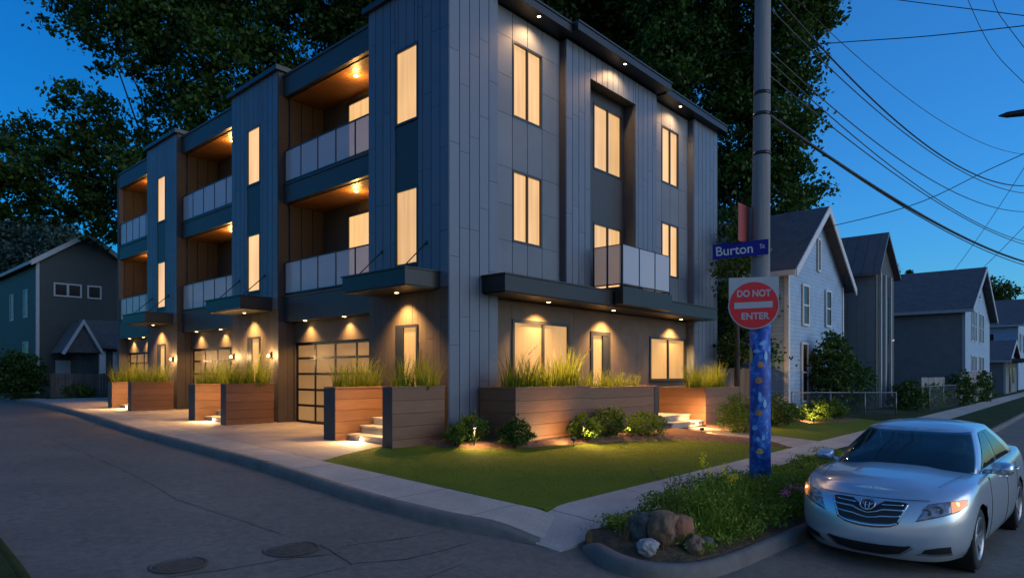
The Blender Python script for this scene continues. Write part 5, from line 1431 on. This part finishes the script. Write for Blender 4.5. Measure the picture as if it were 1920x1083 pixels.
def build_body():
    bm = bmesh.new()
    ss = [i / NS for i in range(NS + 1)]
    side = {}
    for sg in (1, -1):
        for i, s in enumerate(ss):
            for j, t in enumerate(ts):
                if sg == -1 and i in (0, NS): side[(sg, i, j)] = side[(1, i, j)]; continue
                p = ring_pt(s, t); side[(sg, i, j)] = bm.verts.new((p.x, p.y * sg, p.z))
    for sg in (1, -1):
        for i in range(NS):
            for j in range(NT):
                q = [side[(sg, i, j)], side[(sg, i+1, j)], side[(sg, i+1, j+1)], side[(sg, i, j+1)]]
                bm.faces.new(q if sg == -1 else q[::-1])
    # deck: cross lines with a crown
    NC = 14; deck = {}
    for i in range(NS + 1):
        e = ring_pt(ss[i], 1)
        for k in range(NC + 1):
            if k == 0: deck[(i, k)] = side[(1, i, NT)]; continue
            if k == NC: deck[(i, k)] = side[(-1, i, NT)]; continue
            if i in (0, NS): deck[(i, k)] = side[(1, i, NT)]; continue
            f = 1 - 2 * k / NC; f = math.copysign(abs(f) ** .8, f)
            y = e.y * f
            cr = .055 * sst(0, .5, e.x) * (1 - sst(4.2, 4.8, e.x)) + .006
            z = e.z + cr * (1 - abs(f) ** 2.2)
            # raised centre of the bonnet with soft creases
            if e.x < 1.5: z += .012 * sst(.56, .44, abs(y) + .08 * e.x) * sst(.1, .5, e.x)
            deck[(i, k)] = bm.verts.new((e.x, y, z))
    for i in range(NS):
        for k in range(NC):
            q = [deck[(i, k)], deck[(i+1, k)], deck[(i+1, k+1)], deck[(i, k+1)]]
            u = []
            for v in q:
                if v not in u: u.append(v)
            if len(u) > 2:
                try: bm.faces.new(u[::-1])
                except ValueError: pass
    # wheel arches
    for wx in WX:
        dele = []
        for v in bm.verts:
            dx, dz = v.co.x - wx, v.co.z - .335
            if abs(v.co.y) > .5 and dx * dx + dz * dz < AR * AR: dele.append(v)
        bmesh.ops.delete(bm, geom=dele, context='VERTS')
    bm.verts.ensure_lookup_table()
    for e in bm.edges:
        if e.is_boundary:
            for v in e.verts:
                for wx in WX:
                    dx, dz = v.co.x - wx, v.co.z - .335; d = math.hypot(dx, dz)
                    if abs(v.co.y) > .5 and d < AR * 1.14 and v.co.z > .22:
                        v.co.x = wx + dx / d * AR; v.co.z = .335 + dz / d * AR
    bmesh.ops.recalc_face_normals(bm, faces=bm.faces)
    for v in bm.verts: v.co.z *= ZS
    me = bpy.data.meshes.new('body'); bm.to_mesh(me); bm.free()
    me.materials.append(M['paint']); me.materials.append(M['blackp']); me.polygons.foreach_set('use_smooth', [True] * len(me.polygons))
    for p_ in me.polygons:
        c_ = p_.center
        if 1.30 < c_.x < 4.05 and abs(c_.y) < .72 and p_.normal.z > .7: p_.material_index = 1     # parcel shelf and dashboard
    return link_mesh('body', me, car)
WX = (.96, 3.735); AR = .365
car.scale = (1.045, 1.045, 1.0)
body = build_body()
def zsc(o):
    for v in o.data.vertices: v.co.z *= ZS
    return o
def front_x(y, z):
    x = .1
    for _ in range(12):
        t = min(1, max(0, (z - zb_(x)) / (zt(x) - zb_(x)))); x0 = sm(X0_T, .17 + .69 * t, .03)
        w = sm(W_T, z, .04) * (1 - .02 * (1 - sst(0, 1.2, x)))
        r = min(.9995, abs(y) / w); x = x0 + LF * (1 - (1 - r ** NF) ** (1 / NF))
    return x
def FZ(z): return lerp_table([(.15, .13), (.24, .205), (.345, .32), (.45, .525), (.69, .772), (.75, .82)], z)
def fpatch(mb, lo, hi, nu=14, nv=4, off=.006, mi=0):
    """strip of the front skin between two polylines in (y, z), standing off by off"""
    def samp(p, t):
        n = len(p) - 1; k = min(int(t * n), n - 1); r = t * n - k
        return p[k][0] + (p[k+1][0] - p[k][0]) * r, p[k][1] + (p[k+1][1] - p[k][1]) * r
    vs = []; fs = []
    for j in range(nv + 1):
        for i in range(nu + 1):
            a = samp(lo, i / nu); b = samp(hi, i / nu); y = a[0] + (b[0] - a[0]) * j / nv; z = FZ(a[1] + (b[1] - a[1]) * j / nv)
            e = .004; nx, ny = -1.0, (front_x(y + e, z) - front_x(y - e, z)) / (2 * e); l = math.hypot(nx, ny)
            vs.append((front_x(y, z) + off * nx / l, y + off * ny / l, z))
    w = nu + 1
    for j in range(nv):
        for i in range(nu): fs.append((j*w+i, j*w+i+1, (j+1)*w+i+1, (j+1)*w+i))
    mb.add(vs, fs, mi, True)
def cpart(mb, name, m, parent=None, solid=0.0):
    o = mb.build(name, m, car if parent is None else parent); zsc(o)
    if solid:
        q = o.modifiers.new('thickness', 'SOLIDIFY'); q.thickness = solid; q.offset = -1
    return o
# bonnet shut line and bumper seam
def seam(name, path, r=.0035):
    mb = MB(); mb.tube(path, r, 5); return cpart(mb, name, M['blackp'])
seam('bonnet_seam', [Vector((front_x(y, .770) - .002, y, .770 + .012 * (abs(y) / .5) ** 2)) for y in [(-.56 + 1.12 * i / 30) for i in range(31)]])
for sg in (1, -1):
    mb = MB(); mb.tube([Vector((.42 + .62 * i / 12, sg * (.60 + .10 * i / 12), zt(.42 + .62 * i / 12) + .035)) for i in range(13)], .003, 5)
    cpart(mb, 'bonnet_gap', M['blackp'])
# grille: dark opening, chrome surround and bars
mb = MB()
top = [(-.37, .665), (-.30, .672), (-.16, .668), (-.10, .63), (0, .60), (.10, .63), (.16, .668), (.30, .672), (.37, .665)]
bot = [(-.29, .475), (-.22, .455), (-.14, .447), (-.07, .443), (0, .442), (.07, .443), (.14, .447), (.22, .455), (.29, .475)]
fpatch(mb, bot, top, 32, 5, .005); grille = cpart(mb, 'grille', M['blackp'])
mb = MB()
mid = lambda t: [(a[0] + (b[0] - a[0]) * t, a[1] + (b[1] - a[1]) * t) for a, b in zip(bot, top)]
for t in (.30, .60, .86):
    if t < .8: fpatch(mb, mid(t), mid(t + .085), 32, 1, .012)
for sg in (1, -1):
    fpatch(mb, [(sg * .125, .628), (sg * .33, .640)], [(sg * .135, .640), (sg * .34, .650)], 8, 1, .012)
fpatch(mb, [(p[0] * 1.05, p[1] - .018) for p in bot], [(p[0], p[1] + .004) for p in bot], 32, 1, .011)
fpatch(mb, [(-.305, .457), (-.385, .668)], [(-.288, .47), (-.365, .664)], 8, 1, .011); fpatch(mb, [(.305, .457), (.385, .668)], [(.288, .47), (.365, .664)], 8, 1, .011)
cpart(mb, 'grille_bar', M['chrome'], grille, .006)
# oval badge: ring with two crossed inner ovals
mb = MB()
def oval(cy, cz, a, b, r, off):
    pts = []
    for i in range(29):
        t = 2 * math.pi * i / 28; y, z = cy + a * math.cos(t), cz + b * math.sin(t); pts.append((front_x(0, z) - off, y, z))
    mb.tube(pts, r, 6, caps=False)
oval(0, .705, .074, .052, .008, .028); oval(0, .717, .046, .020, .005, .030); oval(0, .705, .022, .047, .005, .031)
badge = cpart(mb, 'badge', M['chrome'])
mb = MB(); mb.add([(front_x(0, .705) - .018, .072 * math.cos(2*math.pi*i/24), .705 + .05 * math.sin(2*math.pi*i/24)) for i in range(24)], [tuple(range(24))]); cpart(mb, 'badge_field', mat('badge_field', (.06, .07, .10), rough=.3), badge, .012)
# headlights
for sg in (1, -1):
    lo = [(sg * y, z) for y, z in ((.455, .500), (.56, .530), (.68, .565), (.78, .605), (.835, .66))]
    hi = [(sg * y, z) for y, z in ((.545, .672), (.61, .686), (.69, .702), (.77, .716), (.835, .722))]
    mb = MB(); fpatch(mb, lo, hi, 20, 6, .010)
    hl = cpart(mb, 'headlight', M['lampglass'], None, .014)
    mb = MB(); fpatch(mb, [(sg * .735, .595), (sg * .79, .622), (sg * .832, .662)], [(sg * .715, .702), (sg * .775, .714), (sg * .832, .719)], 10, 4, .0135)
    cpart(mb, 'turn_signal', M['amber'], hl)
    mb = MB(); xx = front_x(.775, FZ(.675)); mb.lathe([(0, -.010), (.016, -.006), (.020, 0)], (xx - .016, sg * .775, FZ(.675)), 'x', 12); cpart(mb, 'bulb', M['bulb'], hl)
    for (y, z, r) in ((.545, .60, .045), (.635, .625, .05)):
        mb = MB(); mb.lathe([(r, -.004), (r * .8, -.007), (r * .3, -.004)], (front_x(y, FZ(z)) - .009, sg * y, FZ(z)), 'x', 16); cpart(mb, 'reflector', M['lampglass'], hl)
    # lower side intakes with fog lamp
    mb = MB(); fpatch(mb, [(sg * .50, .285), (sg * .62, .285), (sg * .735, .295)], [(sg * .54, .33), (sg * .63, .348), (sg * .735, .355)], 8, 3, .005); cpart(mb, 'side_intake', M['blackp'])
    mb = MB(); fpatch(mb, [(sg * .44, .268), (sg * .60, .262), (sg * .735, .272)], [(sg * .50, .284), (sg * .62, .283), (sg * .735, .293)], 8, 2, .009); cpart(mb, 'intake_lip', M['chrome'])
# lower grille
mb = MB(); fpatch(mb, [(-.37, .30), (-.30, .255), (-.15, .235), (0, .232), (.15, .235), (.30, .255), (.37, .30)], [(-.42, .35), (-.30, .340), (-.15, .332), (0, .330), (.15, .332), (.30, .340), (.42, .35)], 24, 3, .005); lg = cpart(mb, 'lower_grille', M['blackp'])
mb = MB(); fpatch(mb, [(-.44, .335), (-.33, .25), (-.15, .222), (0, .218), (.15, .222), (.33, .25), (.44, .335)], [(-.415, .345), (-.31, .264), (-.15, .237), (0, .233), (.15, .237), (.31, .264), (.415, .345)], 24, 1, .010); cpart(mb, 'grille_lip', M['chrome'], lg)
# cabin: lower ring on the deck, upper ring at the roof edge
def cab_ring(s, h):
    """s 0 front centre .. 1 rear centre, h 0 base .. 1 roof edge"""
    xf = 1.08 + (2.02 - 1.08) * h - .03 * math.sin(math.pi * h); xr = 4.18 - (4.18 - 3.30) * h + .05 * math.sin(math.pi * h)
    w = .80 - .205 * h + .030 * math.sin(math.pi * h)
    lf, lr = .46 - .12 * h, .42
    if s < .30: a = s / .30 * math.pi / 2; y = math.sin(a) ** (2 / 2.9); x = xf + lf * (1 - math.cos(a) ** (2 / 2.9))
    elif s > .74: a = (1 - s) / .26 * math.pi / 2; y = math.sin(a) ** (2 / 2.9); x = xr - lr * (1 - math.cos(a) ** (2 / 2.9))
    else: k = (s - .30) / .44; y = 1; x = xf + lf + (xr - lr - xf - lf) * k
    z0 = .90 + .06 * sst(1.0, 1.7, x) if x < 1.7 else .955 + (x - 1.7) * .022
    z1 = 1.375 + .045 * math.sin(math.pi * min(1, max(0, (x - 1.9) / 1.9)))
    return Vector((x, y * w, z0 + (z1 - z0) * h))
def build_cabin():
    bm = bmesh.new(); NSs, NH = 96, 10; V = {}
    for sg in (1, -1):
        for i in range(NSs + 1):
            for j in range(NH + 1):
                if sg == -1 and i in (0, NSs): V[(sg, i, j)] = V[(1, i, j)]; continue
                p = cab_ring(i / NSs, j / NH); V[(sg, i, j)] = bm.verts.new((p.x, p.y * sg, p.z - (.05 if j == 0 else 0)))
    for sg in (1, -1):
        for i in range(NSs):
            for j in range(NH):
                sm_, hm_ = (i + .5) / NSs, (j + .5) / NH
                if .08 < hm_ < .93 and (sm_ < .225 or sm_ > .81 or .30 < sm_ < .468 or .495 < sm_ < .69):
                    lim = .90 if sm_ < .3 or sm_ > .75 else min(.16 + 4.5 * (sm_ - .292) / .183, .90) if sm_ < .48 else min(.9, .14 + 3.0 * (.70 - sm_) / .212)
                    if hm_ < lim: continue                       # openings for the glass
                q = [V[(sg, i, j)], V[(sg, i+1, j)], V[(sg, i+1, j+1)], V[(sg, i, j+1)]]; bm.faces.new(q)
    NC = 12; D = {}
    for i in range(NSs + 1):
        e = cab_ring(i / NSs, 1)
        for k in range(NC + 1):
            if k == 0 or i in (0, NSs): D[(i, k)] = V[(1, i, NH)]
            elif k == NC: D[(i, k)] = V[(-1, i, NH)]
            else:
                f = 1 - 2 * k / NC; d = min(1, (e.x - 2.0) / .35, (3.32 - e.x) / .35)
                D[(i, k)] = bm.verts.new((e.x, e.y * f, e.z + .055 * (1 - abs(f) ** 2.4) * max(0, d) ** .6 + .004))
    for i in range(NSs):
        for k in range(NC):
            u = []
            for v in (D[(i, k)], D[(i+1, k)], D[(i+1, k+1)], D[(i, k+1)]):
                if v not in u: u.append(v)
            if len(u) > 2:
                try: bm.faces.new(u)
                except ValueError: pass
    bmesh.ops.recalc_face_normals(bm, faces=bm.faces)
    for v in bm.verts: v.co.z *= ZS
    me = bpy.data.meshes.new('cabin'); bm.to_mesh(me); bm.free(); me.materials.append(M['paint'])
    me.polygons.foreach_set('use_smooth', [True] * len(me.polygons)); return link_mesh('cabin', me, car)
cabin = build_cabin()
def cab_patch(mb, s0, s1, h0, h1, sg, off=.006, nu=16, nv=8):
    def g(s, h):
        p = cab_ring(min(1, max(0, s)), h); e = .004
        a = cab_ring(min(1, max(1e-4, s + e)), h) - cab_ring(max(0, s - e), h); b = cab_ring(s if 0 <= s <= 1 else 0, min(1, h + .02)) - cab_ring(s, max(0, h - .02))
        n = a.cross(b); n.normalize()
        if n.y < 0 and s > .02: n = -n
        if s <= .02: n = Vector((-.6, 0, .8))
        return p + n * off
    vs = []; fs = []
    for j in range(nv + 1):
        for i in range(nu + 1):
            t = i / nu; h = h0(t) + (h1(t) - h0(t)) * j / nv; p = g(s0 + (s1 - s0) * t, h); vs.append((p.x, p.y * sg, p.z))
    w = nu + 1
    for j in range(nv):
        for i in range(nu): fs.append((j*w+i, j*w+i+1, (j+1)*w+i+1, (j+1)*w+i))
    mb.add(vs, fs, 0, True)
c_ = lambda v: (lambda t: v)
mb = MB(); cab_patch(mb, 0, .235, c_(.05), c_(.955), 1); cab_patch(mb, 0, .235, c_(.05), c_(.955), -1); cpart(mb, 'windscreen', M['tint'])
mb = MB(); cab_patch(mb, 1, .80, c_(.10), c_(.93), 1); cab_patch(mb, 1, .80, c_(.10), c_(.93), -1); cpart(mb, 'rear_window', M['tint'])
for sg in (1, -1):
    mb = MB(); cab_patch(mb, .292, .475, c_(.10), lambda t: min(.90, .16 + 4.5 * t), sg); cpart(mb, 'side_window', M['tint'])
    mb = MB(); cab_patch(mb, .488, .70, c_(.11), lambda t: min(.90, .14 + 3.0 * (1 - t)), sg); cpart(mb, 'side_window', M['tint'])
    mb = MB(); P = []
    for i in range(25):
        p = cab_ring(.275 + .44 * i / 24, .055); P.append((p.x, sg * (p.y + .006), p.z))
    mb.tube(P, .008, 6); cpart(mb, 'window_trim', M['chrome'])
    # door shut lines and handles
    for xx in (1.52, 2.62, 3.42):
        mb = MB(); pts = []
        for j in range(14):
            z = .27 + .66 * j / 13; w = sm(W_T, z, .04) * (1 - .035 * sst(2.6, 4.8, xx)); pts.append((xx + (.0 if xx < 3 else .10 * (z - .5)), sg * (w + .001), z))
        mb.tube(pts, .004, 4); cpart(mb, 'door_gap', M['blackp'])
    for xx in (2.35, 3.22):
        mb = MB(); w = sm(W_T, .84, .04); mb.tube([(xx, sg * (w - .005), .845), (xx + .03, sg * (w + .03), .85), (xx + .17, sg * (w + .03), .855), (xx + .2, sg * (w - .005), .855)], .013, 8); cpart(mb, 'door_handle', M['paint'])
    # mirrors
    mb = MB(); mb.tube([(1.62, sg * .80, .965), (1.60, sg * .90, .985)], [.03, .025], 8)
    vs = []; fs = []; n = 16
    prof = [(0, .02), (.012, .80), (.06, 1.0), (.12, .88), (.155, .5), (.165, .05)]
    for (dx, r) in prof:
        for k in range(n):
            t = 2 * math.pi * k / n; cs, sn = math.cos(t), math.sin(t)
            vs.append((1.70 - dx - .03 * abs(cs), sg * (.985 + .115 * r * math.copysign(abs(cs) ** .6, cs)), 1.02 + .075 * r * math.copysign(abs(sn) ** .6, sn)))
    for i in range(len(prof) - 1):
        for k in range(n): fs.append((i*n+k, i*n+(k+1) % n, (i+1)*n+(k+1) % n, (i+1)*n+k))
    mb.add(vs, fs, 0, True); mir = cpart(mb, 'mirror', M['paint'])
    mb = MB(); mb.box(1.555, 1.62, sg * .88, sg * 1.09, .985, .999); cpart(mb, 'mirror_trim', M['blackp'], mir)
# seats, head rests, steering wheel
for (xx, yy, w_) in ((2.35, .38, .25), (2.35, -.38, .25), (3.3, .40, .28), (3.3, -.40, .28)):
    mb = MB(); mb.tube([(xx, yy, .80), (xx + .05, yy, 1.02), (xx + .10, yy, 1.10)], [w_, w_ * .92, w_ * .5], 14); mb.tube([(xx + .08, yy, 1.08), (xx + .09, yy, 1.22), (xx + .10, yy, 1.26)], [.10, .115, .06], 12)
    for q in range(len(mb.v)):
        v = mb.v[q]; mb.v[q] = (xx + .08 + (v[0] - xx - .08) * .45, v[1], v[2])
    cpart(mb, 'seat', M['seat'])
mb = MB(); mb.tube([(1.78 + .05 * math.sin(2 * math.pi * i / 24), -.38 + .17 * math.cos(2 * math.pi * i / 24), .99 + .15 * math.sin(2 * math.pi * i / 24)) for i in range(25)], .014, 6, caps=False); cpart(mb, 'steering_wheel', M['blackp'])
mb = MB(); mb.box(1.92, 1.95, -.12, .12, 1.26, 1.31); cpart(mb, 'rear_view_mirror', M['blackp'])
# wipers, wheel wells, floor
for (y0, y1) in ((.52, -.02), (-.08, -.58)):
    mb = MB(); pts = []
    for i in range(9):
        y = y0 + (y1 - y0) * i / 8; s = min(.29, abs(y) / .8 * .20); p = cab_ring(s, .045 + .03 * i / 8); pts.append((p.x - .02, y, p.z + .018))
    mb.tube(pts, .009, 5); cpart(mb, 'wiper', M['blackp'])
mb = MB(); mb.box(.35, 4.5, -.62, .62, .17, .55); mb.box(1.36, 3.30, -.80, .80, .18, .5)
for wx in WX: mb.lathe([(AR + .004, -.86), (AR + .012, -.5), (AR + .012, .5), (AR + .004, .86)], (wx, 0, .335), 'y', 40)
cpart(mb, 'underbody', M['blackp'])
for wx in WX:
    for sg in (1, -1):
        mb = MB(); rw = .327
        mb.lathe([(rw - .105, -.095), (rw - .03, -.105), (rw - .006, -.092), (rw, -.06), (rw, .06), (rw - .006, .092), (rw - .03, .105), (rw - .105, .095)], (wx, sg * .775, .327), 'y', 48)
        ty = cpart(mb, 'wheel', M['tyre'])
        mb = MB(); c = (wx, sg * .775, .327); r = rw - .10
        o = sg
        mb.lathe([(r - .012, -.09 * o), (r + .004, .10 * o), (r - .012, .104 * o), (r - .022, .07 * o), (r - .03, .03 * o)], c, 'y', 40)
        mb.lathe([(0, .075 * o), (.045, .078 * o), (.06, .065 * o), (.06, .03 * o)], c, 'y', 20)
        for k in range(7):
            a = 2 * math.pi * k / 7 + .2; da = .14
            vs = []
            for rr, hw, h in ((.05, .020, .072), (.12, .019, .078), (r - .012, .026, .088)):
                for s2 in (-1, 1):
                    vs.append((wx + rr * math.cos(a) - s2 * hw * math.sin(a), sg * .775 + h * o, .327 + rr * math.sin(a) + s2 * hw * math.cos(a)))
            for rr, hw, h in ((.05, .020, .035), (.12, .019, .04), (r - .012, .026, .05)):
                for s2 in (-1, 1):
                    vs.append((wx + rr * math.cos(a) - s2 * hw * math.sin(a), sg * .775 + h * o, .327 + rr * math.sin(a) + s2 * hw * math.cos(a)))
            mb.add(vs, [(0,1,3,2),(2,3,5,4),(6,8,9,7),(8,10,11,9),(0,2,8,6),(2,4,10,8),(1,7,9,3),(3,9,11,5)])
        cpart(mb, 'rim', M['alloy'], ty)
        mb = MB(); mb.lathe([(0, .0), (r - .03, .0)], (wx, sg * (.775 + .02), .327), 'y', 30); cpart(mb, 'brake_disc', M['blackp'], ty)
mb = MB(); mb.box(4.70, 4.73, -.78, -.45, .72, .92); mb.box(4.70, 4.73, .45, .78, .72, .92); cpart(mb, 'tail_light', mat('tail_light', (.35, .01, .01), rough=.2, coat=.6))
# ------------------------------------------------------------------ sky, sun, camera
w = bpy.data.worlds.new('World'); sc.world = w; w.use_nodes = True
nt = w.node_tree; N = nt.nodes; L = nt.links
bg = N['Background']
SUN_EL, SUN_ROT = R(5.5), R(165)          # the sun has just gone down the street behind the viewer's right shoulder
sky = N.new('ShaderNodeTexSky'); sky.sky_type = 'NISHITA'; sky.sun_disc = False
sky.sun_elevation = SUN_EL; sky.sun_rotation = SUN_ROT
sky.altitude = 200; sky.air_density = 1.2; sky.dust_density = .4; sky.ozone_density = 6.0
tc = N.new('ShaderNodeTexCoord')
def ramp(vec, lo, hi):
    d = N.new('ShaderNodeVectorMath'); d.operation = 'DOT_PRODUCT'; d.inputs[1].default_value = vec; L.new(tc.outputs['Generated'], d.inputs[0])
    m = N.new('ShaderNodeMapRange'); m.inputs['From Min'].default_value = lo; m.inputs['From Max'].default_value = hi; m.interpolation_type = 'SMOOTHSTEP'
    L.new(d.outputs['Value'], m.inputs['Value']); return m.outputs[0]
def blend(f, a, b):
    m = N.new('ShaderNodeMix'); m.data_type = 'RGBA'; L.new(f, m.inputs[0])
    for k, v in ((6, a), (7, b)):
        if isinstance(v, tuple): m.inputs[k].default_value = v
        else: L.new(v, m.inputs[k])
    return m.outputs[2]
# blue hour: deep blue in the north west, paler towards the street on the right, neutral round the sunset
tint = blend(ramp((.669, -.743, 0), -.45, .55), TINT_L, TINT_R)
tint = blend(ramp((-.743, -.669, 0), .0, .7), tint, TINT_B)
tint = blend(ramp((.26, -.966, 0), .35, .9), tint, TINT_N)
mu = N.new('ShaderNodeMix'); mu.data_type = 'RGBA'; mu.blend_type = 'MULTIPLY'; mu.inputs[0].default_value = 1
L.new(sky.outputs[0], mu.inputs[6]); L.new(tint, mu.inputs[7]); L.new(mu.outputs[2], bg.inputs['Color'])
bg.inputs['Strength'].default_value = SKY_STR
sun = bpy.data.lights.new('sun', 'SUN'); sun.energy = SUN_E; sun.angle = R(50); sun.color = SUN_COL
so = bpy.data.objects.new('sun', sun); col.objects.link(so)
so.rotation_euler = Vector((-.26 * math.cos(R(17)), .966 * math.cos(R(17)), -math.sin(R(17)))).to_track_quat('-Z', 'Y').to_euler()
cam = bpy.data.cameras.new('camera'); co = bpy.data.objects.new('camera', cam); col.objects.link(co)
co.location = (0, 0, 2.2); co.rotation_euler = (R(90), 0, R(-48))
cam.sensor_width = 36; cam.lens = 1224 / 1920 * 36; cam.shift_y = 158.5 / 1920; cam.clip_end = 3000; cam.clip_start = .05
sc.camera = co
sc.view_settings.view_transform = 'Standard'; sc.view_settings.look = 'None'; sc.view_settings.exposure = 2.0; sc.view_settings.gamma = 1
sc.render.engine = 'CYCLES'
sc.cycles.max_bounces = 6; sc.cycles.transparent_max_bounces = 12; sc.cycles.sample_clamp_indirect = 4; sc.cycles.use_denoising = True
